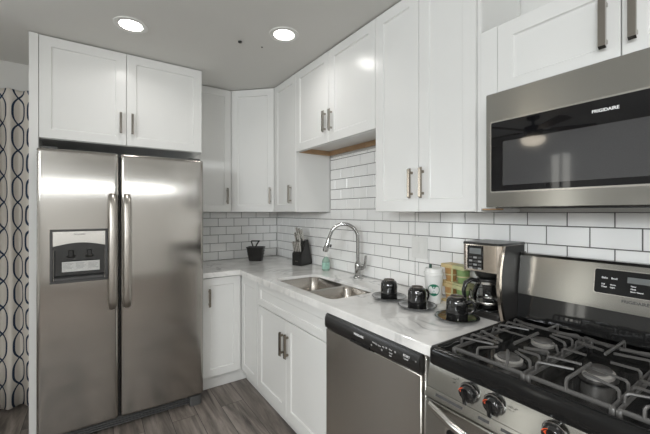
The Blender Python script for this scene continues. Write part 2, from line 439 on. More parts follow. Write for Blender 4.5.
struct(MB().box(RX0, -1.93, -0.014, -0.001, 0, 0.09, 0.003).build('baseboard_back', trim_white))
struct(MB().box(RX0 + 0.001, RX0 + 0.014, RY0, -0.016, 0, 0.09, 0.003).build('baseboard_left', trim_white))
struct(MB().box(RX0 + 0.016, -0.02, RY0 + 0.001, RY0 + 0.014, 0, 0.09, 0.003).build('baseboard_front', trim_white))

# ------------------------------------------------------------------ tile backsplash
TP, TH, TZ0, TW = 0.153, 0.0795, 0.916, 0.0042
def tiles(name, F, u_lo, u_hi, regions, joint, label):
    """regions: list of (u0, u1, v0, v1); running-bond tiles clipped to the regions; joint = u of a joint on row 5 (top row)."""
    mb = MB(F)
    for (a0, a1, v0, v1) in regions:
        mb.mi = 0; mb.box(a0, a1, v0, v1, 0.0005, 0.0045, 0)
        mb.mi = 1
        k = 0
        while TZ0 + k * TH < v1 - 0.004:
            z0, z1 = max(v0, TZ0 + k * TH), min(v1, TZ0 + (k + 1) * TH)
            if z1 - z0 < 0.006: k += 1; continue
            off = joint + (0 if (k % 2) == 1 else TP / 2)
            j = math.floor((a0 - off) / TP)
            while off + j * TP < a1:
                x0, x1 = max(a0, off + j * TP), min(a1, off + (j + 1) * TP)
                j += 1
                if x1 - x0 < 0.006: continue
                g = TW / 2; d = 0.0015; h = 0.0085 + random.uniform(-0.0003, 0.0003)
                x0 += g; x1 -= g; y0 = z0 + g; y1 = z1 - g
                tl = [random.uniform(-0.0003, 0.0003) for _ in range(4)]
                base = [(x0, y0), (x1, y0), (x1, y1), (x0, y1)]
                top = [(x0 + d, y0 + d), (x1 - d, y0 + d), (x1 - d, y1 - d), (x0 + d, y1 - d)]
                mb.loft([[(p[0], p[1], 0.003) for p in base], [(p[0], p[1], h - d) for p in base], [(p[0], p[1], h + q) for p, q in zip(top, tl)]], cap0=False)
            k += 1
    return tag(mb.build(name, [grout_mat, tile_mat], angle=20), label, 'backsplash')
tiles('tile_backsplash', FR, 0, 3.4, [(0.012, 0.984, 0.916, 1.371), (0.984, 1.866, 0.916, 1.815), (1.866, 3.4, 0.916, 1.3715)], 2.045,
      'white subway tile backsplash running behind the sink, coffee maker and range')
tiles('tile_backsplash', FB, -0.93, 0, [(-0.925, -0.0095, 0.916, 1.371)], -0.396,
      'short white subway tile backsplash behind the small black basket')

# ------------------------------------------------------------------ wall cabinets
UB, UT = 1.372, CEIL - 0.003
def door(parent, F, u0, u1, v0, v1, hu=None, hv=None, hl=0.145, hmat=nickel, w=0.0, rail=0.057, name='door', wid=0.014):
    d = MB(F).shaker(u0, u1, v0, v1, w, rail=rail).build(name, cab_white, parent, 30)
    if hu is not None:
        MB(F).pull(hu, hv, hl, True, w, wid).build('handle', hmat, d, 30)
    return d
def carc(parent, F, u0, u1, v0, v1, w0, w1, name='carcass', m=cab_white):
    return MB(F).box(u0, u1, v0, v1, w0, w1, 0.001).build(name, m, parent)
G = 0.0015
# cabinet over the refrigerator
t = thing('wall_cabinet', 'white two-door wall cabinet directly above the refrigerator', 'cabinet', (-1.4, -0.3, 1.81))
F = frame((0, -0.62, 0), B_U)
carc(t, F, -1.8735, -0.930, 1.815, UT, -0.60, -0.021)
door(t, F, -1.872, -1.4235, 1.818, UT - 0.004, -1.455, 1.963, 0.14)
door(t, F, -1.4205, -0.9335, 1.818, UT - 0.004, -1.388, 1.963, 0.14)
# full-height end panel
tag(MB().box(-1.918, -1.8745, -0.62, -0.002, 0.001, UT, 0.0015).build('refrigerator_end_panel', cab_white),
    'tall narrow white end panel along the left side of the refrigerator', 'panel')
# narrow cabinet right of fridge
t = thing('wall_cabinet', 'narrow white single-door wall cabinet between refrigerator and corner cabinet', 'cabinet', (-0.77, -0.15, UB))
F = frame((0, -0.33, 0), B_U)
carc(t, F, -0.9285, -0.6125, UB, UT, -0.318, -0.021)
door(t, F, -0.9275, -0.612, UB + 0.002, UT - 0.004, -0.647, 1.512, 0.14)
# diagonal corner cabinet
t = thing('corner_wall_cabinet', 'white diagonal corner wall cabinet with one door above the knife block', 'cabinet', (-0.25, -0.25, UB))
s2 = 0.015
MB().prism([(-0.6105, -0.012), (-0.6105, -0.315), (-0.315, -0.6105), (-0.012, -0.6105), (-0.012, -0.012)], 'z', UB, UT).build('carcass', cab_white, t)
F = frame((-0.611, -0.331, 0), (1, -1, 0))
Ld = math.hypot(0.28, 0.28)
door(t, F, 0.004, Ld - 0.004, UB + 0.002, UT - 0.004, Ld - 0.035, 1.512, 0.14)
# single cabinet left of the sink
t = thing('wall_cabinet', 'narrow white single-door wall cabinet between corner cabinet and short cabinet over sink', 'cabinet', (-0.16, -0.8, UB))
F = frame((-0.33, 0, 0), R_U)
carc(t, F, 0.6125, 0.981, UB, UT, -0.320, -0.021)
door(t, F, 0.613, 0.9805, UB + 0.002, UT - 0.004, 0.909, 1.512, 0.145)
# short cabinet over the sink with its open underside
t = thing('wall_cabinet', 'short white two-door wall cabinet above the sink with raw wood underneath', 'cabinet', (-0.16, -1.42, 1.828))
mb = MB(F)
mb.box(0.9835, 1.8665, 1.862, UT, -0.320, -0.021, 0.001)
mb.build('carcass', cab_white, t)
mb = MB(F); mb.box(0.9835, 1.003, 1.828, 1.8615, -0.318, -0.0305, 0.001); mb.box(1.003, 1.8665, 1.828, 1.8615, -0.318, -0.300, 0.001)
mb.build('mounting_rail', raw_wood, t)['label'] = 'raw wood mounting strip'
MB(F).box(1.004, 1.8665, 1.828, 1.8615, -0.030, -0.021, 0.001).build('bottom_rail', cab_white, t)
door(t, F, 0.985, 1.4195, 1.830, UT - 0.004, 1.385, 1.972, 0.145)
door(t, F, 1.4225, 1.8665, 1.830, UT - 0.004, 1.457, 1.968, 0.145)
# tall double cabinet
t = thing('wall_cabinet', 'large white two-door wall cabinet above the three cups and the light switch', 'cabinet', (-0.16, -2.16, UB))
carc(t, F, 1.869, 2.4745, UB, UT, -0.320, -0.021)
door(t, F, 1.870, 2.165, UB + 0.002, UT - 0.004, 2.127, 1.510, 0.145, nickel_dark)
door(t, F, 2.168, 2.4555, UB + 0.002, UT - 0.004, 2.194, 1.510, 0.145, nickel_dark)
MB(F).box(2.457, 2.4745, UB, UT - 0.002, -0.0205, -0.012, 0.001).build('face_frame', cab_white, t)
# cabinet over the microwave
t = thing('wall_cabinet', 'short white two-door wall cabinet directly above the microwave', 'cabinet', (-0.16, -2.9, 1.806))
carc(t, F, 2.545, 3.306, 1.806, 2.083, -0.328, -0.021)
mb = MB(F); mb.box(2.4765, 2.5435, 1.386, 2.083, -0.06, -0.003, 0.001); mb.build('filler_strip', cab_white, t)
mb = MB(F); mb.box(2.482, 2.540, 1.380, 1.3857, -0.055, -0.006, 0.0005); mb.build('raw_edge', raw_wood, t)['label'] = 'raw wood lower edge of the filler strip'
door(t, F, 2.546, 2.9105, 1.808, 2.081, 2.874, 1.935, 0.155, nickel, wid=0.018)
door(t, F, 2.9135, 3.306, 1.808, 2.081, 2.942, 1.935, 0.155, nickel, wid=0.018)

# ------------------------------------------------------------------ base cabinets
t = thing('corner_base_cabinet', 'white corner base cabinet with a folding two-panel door beside the refrigerator', 'cabinet', (-0.5, -0.5, 0))
mb = MB(); mb.prism([(-0.932, -0.012), (-0.932, -0.609), (-0.609, -0.609), (-0.609, -0.9575), (-0.012, -0.9575), (-0.012, -0.012)], 'z', 0.112, 0.875)
mb.build('carcass', cab_white, t)
mb = MB(); mb.box(-0.932, -0.555, -0.565, -0.555, 0.001, 0.111, 0.001); mb.box(-0.565, -0.555, -0.9575, -0.566, 0.001, 0.111, 0.001); mb.build('toe_kick', cab_white, t)
Fb = frame((0, -0.63, 0), B_U); Fr = frame((-0.63, 0, 0), R_U)
door(t, Fb, -0.931, -0.634, 0.118, 0.868, -0.882, 0.722, 0.14, nickel_dark)
door(t, Fr, 0.634, 0.952, 0.118, 0.868)
t = thing('sink_base_cabinet', 'white sink base cabinet with wide false drawer front and two doors', 'cabinet', (-0.3, -1.4, 0))
mb = MB()
for y0, y1 in ((-0.979, -0.9605), (-1.848, -1.8305)): mb.box(-0.6085, -0.014, y0, y1, 0.112, 0.875, 0.001)
mb.box(-0.6085, -0.014, -1.830, -0.9795, 0.112, 0.13, 0.001); mb.box(-0.026, -0.014, -1.830, -0.9795, 0.131, 0.875, 0.001)
mb.build('carcass', cab_white, t)
MB().box(-0.6085, -0.600, -1.8300, -0.9795, 0.131, 0.875, 0.001).build('face_frame', cab_white, t)
MB().box(-0.565, -0.555, -1.848, -0.9605, 0.001, 0.111, 0.001).build('toe_kick', cab_white, t)
MB(Fr).shaker(0.966, 1.845, 0.712, 0.868, rail=0.045).build('drawer_front', cab_white, t, 30)
door(t, Fr, 0.966, 1.394, 0.118, 0.706, 1.358, 0.556, 0.15, nickel_dark)
door(t, Fr, 1.397, 1.845, 0.118, 0.706, 1.424, 0.560, 0.15, nickel_dark)
tag(MB().box(-0.628, -0.014, -2.498, -2.468, 0.001, 0.875, 0.0015).build('cabinet_end_panel', cab_white),
    'slim white vertical panel between the dishwasher and the range', 'panel')

# ------------------------------------------------------------------ countertop with sink cutout
CT0, CT1 = 0.877, 0.914
outer = [(-0.945, -0.0095), (-0.945, -0.65), (-0.65, -0.65), (-0.65, -2.5), (-0.0095, -2.5), (-0.0095, -0.0095)]
inner = [(-0.942, -0.0095), (-0.942, -0.647), (-0.647, -0.647), (-0.647, -2.497), (-0.0125, -2.497), (-0.0125, -0.0125)]
SX0, SX1, SY0, SY1 = -0.578, -0.245, -1.80, -1.13
hole = rrect(SX0, SX1, SY0, SY1, [0.06, 0.05, 0.05, 0.06], 6)
holei = rrect(SX0 - 0.002, SX1 + 0.002, SY0 - 0.002, SY1 + 0.002, [0.062, 0.052, 0.052, 0.062], 6)
mb = MB()
lo = [mb.v((x, y, CT0)) for x, y in outer]; mid = [mb.v((x, y, CT1 - 0.003)) for x, y in outer]; hi = [mb.v((x, y, CT1)) for x, y in inner]
HS = 0.896
def hoff(d): return rrect(SX0 - d, SX1 + d, SY0 - d, SY1 + d, [0.06 + d, 0.05 + d, 0.05 + d, 0.06 + d], 6)
hb = [mb.v((x, y, CT0)) for x, y in hoff(0.024)]; hb2 = [mb.v((x, y, HS)) for x, y in hoff(0.024)]
hl = [mb.v((x, y, HS)) for x, y in hole]; hm = [mb.v((x, y, CT1 - 0.002)) for x, y in hole]; hh = [mb.v((x, y, CT1)) for x, y in holei]
for A, B in ((lo, mid), (mid, hi), (hb, hb2), (hb2, hl), (hl, hm), (hm, hh)):
    for i in range(len(A)):
        j = (i + 1) % len(A); mb.f([A[i], A[j], B[j], B[i]])
mb.cap_holes([hi, hh], CT1); mb.cap_holes([lo, hb], CT0)
tag(mb.build('countertop', quartz_mat, angle=30), 'glossy white L-shaped stone countertop with grey veins and sink cutout', 'countertop')

# ------------------------------------------------------------------ double sink
t = thing('kitchen_sink', 'stainless steel double-bowl undermount sink set in the white countertop', 'sink', ((SX0 + SX1) / 2, -1.45, 0.68))
DV = -1.51
bowls = [(SX0 + 0.002, SX1 - 0.002, DV + 0.012, SY1 - 0.002, [0.11, 0.05, 0.05, 0.06]), (SX0 + 0.002, SX1 - 0.002, SY0 + 0.002, DV - 0.012, [0.06, 0.05, 0.05, 0.11])]
bowls[0] = bowls[0][:4] + ([0.058, 0.048, 0.05, 0.05],); bowls[1] = bowls[1][:4] + ([0.05, 0.05, 0.048, 0.058],)
mb = MB(); ol = [mb.v((x, y, 0.8950)) for x, y in rrect(SX0 - 0.018, SX1 + 0.018, SY0 - 0.018, SY1 + 0.018, [0.07, 0.06, 0.06, 0.07], 6)]
hs = []
for (x0, x1, y0, y1, r) in bowls: hs.append([mb.v((x, y, 0.8950)) for x, y in rrect(x0, x1, y0, y1, r, 6)])
mb.cap_holes([ol] + hs, 0.8950)
mb.build('rim', steel_sink, t)
for (x0, x1, y0, y1, r) in bowls:
    mb = MB(); loops = []
    for ins, z, dr in ((0, 0.8950, 0), (0.003, 0.891, 0), (0.010, 0.74, 0), (0.018, 0.712, 0), (0.035, 0.700, 0), (0.06, 0.697, 0)):
        rr = [max(0.02, q - ins * 0.3) for q in r]
        loops.append([(x, y, z) for x, y in rrect(x0 + ins, x1 - ins, y0 + ins, y1 - ins, rr, 6)])
    mb.loft(loops, cap0=False, cap1=True)
    bw = mb.build('bowl', steel_sink, t, 60)
    cx, cy = (x0 + x1) / 2, (y0 + y1) / 2
    MB().lathe([(0.044, 0.6975), (0.042, 0.700), (0.034, 0.7005), (0.030, 0.6985)], (cx, cy, 0), 24).build('drain', chrome, bw)

# ------------------------------------------------------------------ faucet
t = thing('faucet', 'chrome gooseneck pull-down faucet behind the sink', 'faucet', (-0.086, -1.428, CT1))
FX, FY = -0.086, -1.428
MB().lathe([(0.033, 0.9145), (0.033, 0.919), (0.026, 0.925), (0.023, 0.935)], (FX, FY, 0), 24).build('base', chrome, t)
MB().lathe([(0.021, 0.9345), (0.0225, 0.945), (0.0225, 1.005), (0.019, 1.02), (0.0135, 1.03)], (FX, FY, 0), 24).build('body', chrome, t)
dx, dy = -0.75, 0.66
pts = [(FX, FY, 1.025), (FX, FY, 1.10), (FX, FY, 1.175)]
Rg = 0.098; zc = 1.19
for k in range(1, 15):
    a = PI * k / 16
    q = Rg * (1 - math.cos(a)); pts.append((FX + dx * q, FY + dy * q, zc + Rg * math.sin(a)))
q0 = Rg * (1 - math.cos(PI * 14 / 16))
e1 = (FX + dx * 0.203, FY + dy * 0.203, 1.185)
pts.append(e1)
MB().tube(pts, 0.0125, 14).build('spout', chrome, t, 60)
MB().tube([e1, (FX + dx * 0.213, FY + dy * 0.213, 1.15), (FX + dx * 0.225, FY + dy * 0.225, 1.11), (FX + dx * 0.229, FY + dy * 0.229, 1.095)], [0.0135, 0.016, 0.021, 0.019], 16).build('spray_head', chrome, t, 60)
MB().tube([(FX + dx * 0.205 + 0.012, FY + dy * 0.205 - 0.012, 1.145), (FX + dx * 0.213 + 0.014, FY + dy * 0.213 - 0.014, 1.125)], 0.006, 8).build('spray_button', blk_satin, t)
MB().tube([(FX, FY - 0.02, 0.985), (FX, FY - 0.052, 0.99)], 0.0145, 12).build('handle_hub', chrome, t)
MB().tube([(FX, FY - 0.048, 0.989), (FX - 0.002, FY - 0.070, 1.0), (FX - 0.004, FY - 0.082, 1.03), (FX - 0.002, FY - 0.084, 1.08)], [0.012, 0.011, 0.009, 0.008], 10).build('lever', chrome, t, 60)

# ------------------------------------------------------------------ dish soap
SXp, SYp = -0.098, -1.052
t = thing('soap_bottle', 'small green dish soap bottle behind the sink under the faucet spout', 'bottle', (SXp, SYp, CT1))
def oval(a, b, z, n=20): return [(SXp + a * math.cos(2 * PI * k / n), SYp + b * math.sin(2 * PI * k / n), z) for k in range(n)]
MB().loft([oval(0.028, 0.020, 0.9145), oval(0.033, 0.023, 0.919), oval(0.034, 0.023, 0.985), oval(0.030, 0.021, 1.0), oval(0.014, 0.013, 1.018), oval(0.012, 0.012, 1.024)]).build('bottle_body', soap_mat, t, 60)
MB().loft([oval(0.0345, 0.0237, 0.930), oval(0.0345, 0.0237, 0.978)], cap0=False, cap1=False).build('bottle_label', soap_label, t, 60)
MB().lathe([(0.013, 1.0235), (0.013, 1.036), (0.007, 1.038), (0.006, 1.05)], (SXp, SYp, 0), 14).build('cap', white_plastic, t)

# ------------------------------------------------------------------ knife block with knives
kx, ky, krz = -0.102, -0.695, math.radians(22)
t = thing('knife_block', 'slanted black knife block standing in the counter corner', 'knife block', (kx, ky, CT1), krz)
KM = Matrix.Translation((kx, ky, CT1)) @ Matrix.Rotation(krz, 4, 'Z')
prof = [(-0.082, 0.001), (0.072, 0.001), (0.082, 0.014), (0.020, 0.222), (-0.028, 0.208), (-0.052, 0.128), (-0.082, 0.105)]
mb = MB(); mb.prism(prof, 'y', -0.05, 0.05); bm_ = mb.bm
bmesh.ops.bevel(bm_, geom=bm_.edges[:], offset=0.004, segments=2, affect='EDGES')
mb.build('block', blk_satin, t, 40, world=False)
mb = MB(); mb.prism([(-0.0835, 0.035), (-0.0825, 0.035), (-0.0825, 0.042), (-0.0835, 0.042)], 'y', -0.014, 0.014); mb.build('badge', nickel, t, world=False)
axis = Vector((-0.31, 0, 0.95)).normalized()
knife_spots = [(-0.020, -0.030, 0.205, 0.110, 'steel-handled knife in the back row of the black block, nearest the wall'),
               (-0.014, 0.0, 0.210, 0.115, 'steel-handled knife in the middle of the back row of the black block'),
               (-0.008, 0.030, 0.212, 0.120, 'steel-handled knife in the back row of the black block, farthest from the sink'),
               (-0.047, -0.017, 0.174, 0.115, 'steel-handled knife in the second row of the black block, sink side'),
               (-0.047, 0.017, 0.174, 0.115, 'steel-handled knife in the second row of the black block, corner side')]
for i, (px, py, pz, ln, lab) in enumerate(knife_spots):
    b0 = KM @ Vector((px, py, pz)); ax = (KM.to_3x3() @ axis)
    k = thing('knife', lab, 'knife', b0, 0, 'knives in the black block')
    p = [b0 + ax * s for s in (0.006, 0.014, ln * 0.5, ln * 0.86, ln)]
    MB().tube(p, [0.008, 0.0095, 0.0105, 0.0115, 0.009], 10, flat=(1.25, 0.75), up=KM.to_3x3() @ Vector((1, 0, 0.3))).build('handle', steel_plain, k, 60)
    MB().tube([b0 - ax * 0.006, b0 + ax * 0.0065], 0.007, 8, flat=(1.2, 0.35), up=KM.to_3x3() @ Vector((1, 0, 0.3))).build('blade', steel_plain, k)
# row of short knives in the low front slot
b0 = KM @ Vector((-0.069, 0.0, 0.121)); ax = KM.to_3x3() @ Vector((-0.22, 0, 0.97)).normalized(); sd = KM.to_3x3() @ Vector((0, 1, 0))
for s_ in (-0.034, -0.017, 0.0, 0.017, 0.034):
    q = b0 + sd * s_
    k = thing('steak_knife', 'short steel knife handle in the low front slot of the black block', 'knife', q, 0, 'steak knives in the black block')
    MB().tube([q + ax * 0.001, q + ax * 0.02, q + ax * 0.088], [0.0065, 0.0078, 0.0085], 8, flat=(1.3, 0.85), up=KM.to_3x3() @ Vector((1, 0, 0.2))).build('handle', steel_plain, k, 60)

# ------------------------------------------------------------------ small black basket
bx, by = -0.345, -0.245
t = thing('basket', 'small black basket with a raised handle in the counter corner', 'basket', (bx, by, CT1))
bz = math.radians(-38)
BM_ = Matrix.Translation((bx, by, CT1)) @ Matrix.Rotation(bz, 4, 'Z') @ Matrix.Diagonal((1.1, 1.1, 1.1, 1))
mb = MB(BM_); 
def brr(ax_, ay_, z): return [(x, y, z) for x, y in rrect(-ax_, ax_, -ay_, ay_, 0.018, 4)]
mb.loft([brr(0.052, 0.036, 0.001), brr(0.056, 0.040, 0.012), brr(0.070, 0.050, 0.108), brr(0.074, 0.053, 0.112), brr(0.074, 0.053, 0.120), brr(0.068, 0.047, 0.120), brr(0.064, 0.045, 0.105), brr(0.050, 0.034, 0.006)])
mb.build('bucket', blk_satin, t, 50)
mb = MB(BM_)
for z in (0.035, 0.06, 0.085):
    f = 0.056 + (0.070 - 0.056) * (z - 0.012) / 0.096; g = 0.040 + 0.010 * (z - 0.012) / 0.096
    lp = [(x, y, z) for x, y in rrect(-f - 0.001, f + 0.001, -g - 0.001, g + 0.001, 0.018, 4)]
    mb.tube(lp + [lp[0]], 0.0022, 6, caps=False)
mb.build('weave_band', blk_matte, t)
mb = MB(BM_)
mb.tube([(-0.008, -0.048, 0.118), (-0.030, -0.030, 0.165), (-0.034, -0.01, 0.170), (0.034, -0.01, 0.170), (0.030, -0.030, 0.165), (0.008, -0.048, 0.118)], 0.0062, 8)
mb.build('handle', blk_satin, t, 60)

# ------------------------------------------------------------------ cups and saucers
def make_saucer(loc, label):
    t = thing('saucer', label, 'saucer', loc, 0, 'black saucers on the counter')
    MB().lathe([(0.045, 0.0006), (0.047, 0.0025), (0.072, 0.007), (0.0855, 0.0125), (0.087, 0.0145), (0.0855, 0.0155), (0.070, 0.0105), (0.046, 0.0066), (0.0, 0.0062)], (0, 0, 0), 40).build('plate', cup_black, t, 60, world=False)
    MB().lathe([(0.0865, 0.0136), (0.0878, 0.0146), (0.0862, 0.0158), (0.0848, 0.0152)], (0, 0, 0), 40, caps=(False, False)).build('rim', dark_body, t, 60, world=False)
    return t
def make_cup(loc, rz, label):
    t = thing('cup', label, 'cup', loc, rz, 'black cups upside down on saucers')
    MB().lathe([(0.0385, 0.0), (0.0400, 0.001), (0.0405, 0.004), (0.0405, 0.055), (0.0395, 0.070), (0.035, 0.081), (0.027, 0.0865), (0.024, 0.0868)], (0, 0, 0), 36).build('body', cup_black, t, 60, world=False)
    MB().lathe([(0.0238, 0.0862), (0.0258, 0.0868), (0.0255, 0.0905), (0.0225, 0.0908), (0.0215, 0.0875)], (0, 0, 0), 36, caps=(False, False)).build('foot_ring', foot_ring, t, 60, world=False)
    MB().tube([(0.037, 0, 0.068), (0.055, 0, 0.068), (0.066, 0, 0.056), (0.066, 0, 0.036), (0.056, 0, 0.022), (0.037, 0, 0.020)], 0.0052, 10, flat=(1.2, 0.9), up=(0, 0, 1)).build('handle', cup_black, t, 60, world=False)
    return t
where = ['nearest the sink', 'in the middle of the row', 'nearest the coffee maker']
for (sx, sy), rz, wtxt in zip(((-0.306, -1.948), (-0.318, -2.148), (-0.322, -2.366)), (math.radians(50), math.radians(-8), math.radians(-45)), where):
    sc_ = make_saucer((sx, sy, CT1 + 0.0002), 'round black saucer ' + wtxt + ', under an upturned cup')
    sc_.scale = (1.04, 1.04, 1.0)
    cp_ = make_cup((sx, sy, CT1 + 0.0072), rz, 'glossy black cup upside down on the saucer ' + wtxt)
    cp_.scale = (1.07, 1.07, 1.05)

# ------------------------------------------------------------------ tumbler
tx, ty = -0.178, -2.135
t = thing('tumbler', 'white lidded tumbler with round green emblem behind the cups', 'tumbler', (tx, ty, CT1))
MB().lathe([(0.033, 0.9147), (0.035, 0.917), (0.046, 1.055)], (tx, ty, 0), 36).build('cup_body', white_plastic, t, 60)
MB().lathe([(0.047, 1.0545), (0.049, 1.056), (0.049, 1.068), (0.0455, 1.070), (0.043, 1.088), (0.038, 1.091), (0.0, 1.091)], (tx, ty, 0), 36).build('lid', white_plastic, t, 50)
MB().tube([(tx - 0.018, ty + 0.006, 1.0905), (tx - 0.018, ty + 0.006, 1.110)], 0.007, 10).build('straw_stub', straw_green, t)
# emblem wrapped on the cup wall, facing the room
def on_cup(ang, z, lift=0.0006):
    r = 0.035 + (0.046 - 0.035) * (z - 0.917) / (1.055 - 0.917) + lift
    return (tx + r * math.cos(ang), ty + r * math.sin(ang), z)
ca = math.radians(218); EZ, ER = 0.985, 0.030
def emb(mb, fn, n=40, lift=0.0006):
    """fn(k)-> list of polygons in emblem plane (a,b)"""
    for poly in fn:
        vs = [mb.v(on_cup(ca + a / 0.042, EZ + b, lift)) for a, b in poly]; mb.f(vs)
def ring(r0, r1, n=40):
    out = []
    for k in range(n):
        a0, a1 = 2 * PI * k / n, 2 * PI * (k + 1) / n
        out.append([(r0 * math.cos(a0), r0 * math.sin(a0)), (r1 * math.cos(a0), r1 * math.sin(a0)), (r1 * math.cos(a1), r1 * math.sin(a1)), (r0 * math.cos(a1), r0 * math.sin(a1))])
    return out
mb = MB(); emb(mb, ring(0.0005, ER)); e = mb.build('emblem', green_print, t); e['label'] = 'round green emblem'
white_bits = []
star = []
for k in range(10):
    r = 0.006 if k % 2 == 0 else 0.0025; a = PI / 2 + PI * k / 5; star.append((r * math.cos(a), 0.0165 + r * math.sin(a)))
for k in range(10): white_bits.append([(0, 0.0165), star[k], star[(k + 1) % 10]])
white_bits.append([(0.006 * math.cos(a), 0.003 + 0.008 * math.sin(a)) for a in [2 * PI * k / 14 for k in range(14)]])
for sg in (-1, 1):
    for q in range(4):
        o_ = 0.010 + q * 0.0050
        seg = [(sg * (o_ + 0.0022 * math.sin(j * 1.1)), 0.012 - q * 0.003 - j * 0.0047) for j in range(5)]
        for (a0, b0_), (a1, b1_) in zip(seg, seg[1:]):
            if math.hypot(a1, b1_) < ER - 0.003: white_bits.append([(a0 - 0.001, b0_), (a0 + 0.001, b0_), (a1 + 0.001, b1_), (a1 - 0.001, b1_)])
white_bits.append([(-0.006, -0.007), (0.006, -0.007), (0.008, -0.02), (-0.008, -0.02)])
mb = MB(); emb(mb, [[(a * 0.82, b_ * 0.82) for a, b_ in pl] for pl in white_bits], lift=0.0010); mb.build('emblem_figure', white_print, e)

# ------------------------------------------------------------------ stacked cartons of cups
cx0, cy0 = -0.085, -2.205
crz = math.radians(-8)
def carton(z, label, last=False):
    t = thing('cup_carton', label, 'carton', (cx0, cy0, z), crz, 'snack cartons by the coffee maker')
    mb = MB()
    # sleeve: top band, bottom band and centre strap, open on the front
    w, d, h = 0.075, 0.036, 0.096
    for u0, u1, mi in ((-w, 0.0, 0), (0.0, w, 1)):
        mb.box(-d, d, u0, u1, 0.076, h, 0.002, mi)           # top (local x = depth, y = width)
        mb.box(-d, d, u0, u1, 0.0005, 0.010, 0.002, mi)
    mb.box(-d - 0.0005, -d + 0.0015, -0.005, 0.005, 0.010, 0.076, 0.0005, 0); mb.box(d - 0.0015, d, -0.005, 0.005, 0.010, 0.076, 0.0005, 0)
    mb.build('sleeve', [carton_g, carton_y], t, world=False)
    for j, yy in enumerate((0.038, -0.038)):
        mb = MB(); mb.lathe([(0.024, 0.0105), (0.030, 0.04), (0.032, 0.070), (0.033, 0.0705), (0.033, 0.0755)], (0.0, yy, 0), 20, mi=0)
        c = mb.build('snack_cup', amber if j == 0 else green_cup, t, 50, world=False)
        c['label'] = 'amber cup' if j == 0 else 'green cup'
        MB().lathe([(0.0335, 0.040), (0.0312, 0.0405), (0.0318, 0.046), (0.0335, 0.0465)], (0, yy, 0), 20, caps=(False, False)).build('band', foil, c, 50, world=False)
    return t
carton(CT1 + 0.0005, 'lower of the two yellow cartons of amber and green cups left of coffee maker')
carton(CT1 + 0.0975, 'upper of the two yellow cartons of amber and green cups left of coffee maker')

# ------------------------------------------------------------------ coffee maker
CY0, CY1 = -2.320, -2.502        # left and right sides
t = thing('coffee_maker', 'steel and black drip coffee maker on the counter beside the range', 'coffee maker', (-0.12, -2.414, CT1))
z0 = CT1 + 0.001
MB().box(-0.215, -0.02, -2.489, -2.335, z0, z0 + 0.030, 0.006).build('base', blk_satin, t)
MB().lathe([(0.056, z0 + 0.0302), (0.056, z0 + 0.034), (0.052, z0 + 0.036)], (-0.160, -2.410, 0), 28).build('hot_plate', blk_gloss, t)
MB().box(-0.082, -0.02, -2.489, -2.335, z0 + 0.0305, z0 + 0.1995, 0.005).build('water_tank', blk_gloss, t)
# head: rounded-front box
hp = rrect(-0.222, -0.02, CY1 + 0.002, CY0 - 0.002, [0.006, 0.022, 0.022, 0.006], 5)
MB().loft([[(x, y, z0 + 0.20) for x, y in hp], [(x, y, z0 + 0.315) for x, y in hp]]).build('head', steel_coffee, t, 40)
MB().loft([[(x, y, z0 + 0.3155) for x, y in rrect(-0.224, -0.018, CY1, CY0, [0.006, 0.022, 0.022, 0.006], 5)], [(x, y, z0 + 0.325) for x, y in rrect(-0.222, -0.02, CY1 + 0.002, CY0 - 0.002, [0.006, 0.022, 0.022, 0.006], 5)]]).build('top_lid', blk_satin, t, 40)
# right side trim that bows out from the foot to the head
trim = []
N_ = 12
for k in range(N_ + 1):
    f = k / N_; z = z0 + 0.004 + 0.31 * f; x = -0.205 - 0.032 * math.sin(PI * min(1, f * 1.0)) ; trim.append((x, z))
poly = trim + [(x + 0.016, z) for x, z in reversed(trim)]
MB().prism(poly, 'y', -2.5032, -2.4905).build('side_trim', steel_coffee, t, 40)
side = trim[:] ; poly2 = [(x + 0.0165, z) for x, z in side] + [(-0.03, z0 + 0.314), (-0.03, z0 + 0.004)]
MB().prism([p for p in poly2 if True], 'y', -2.5022, -2.4915).build('side_panel', blk_matte, t, 40)
poly3 = [(x, z) for x, z in trim if z < z0 + 0.06] + [(-0.19, z0 + 0.055), (-0.19, z0 + 0.004)]
FC = frame((-0.2225, 0, 0), R_U)
cp = MB(FC).box(2.352, 2.424, 1.124, 1.226, 0.0002, 0.004, 0.001).build('control_panel', blk_gloss, t)
MB(FC).box(2.364, 2.418, 1.190, 1.215, 0.0041, 0.0052, 0.0005).build('display', lcd, cp)
for r_ in range(4):
    for c_ in range(3):
        u = 2.362 + c_ * 0.0205; v = 1.124 + r_ * 0.0155
        MB(FC).box(u, u + 0.016, v, v + 0.008, 0.0041, 0.0055, 0.001).build('button', dark_body if (r_ + c_) % 2 else grey_print, cp)
# power cord looping behind
MB().tube([(-0.03, -2.345, 1.20), (-0.035, -2.315, 1.205), (-0.04, -2.292, 1.18), (-0.04, -2.29, 1.13), (-0.03, -2.30, 1.06), (-0.022, -2.31, 0.98), (-0.022, -2.33, 0.925)], 0.0035, 8).build('power_cord', blk_satin, t, 60)
# basket under the head
MB().lathe([(0.046, 0.172), (0.054, 0.185), (0.056, 0.1995)], (-0.160, -2.410, z0), 28).build('filter_basket', blk_satin, t, 60)
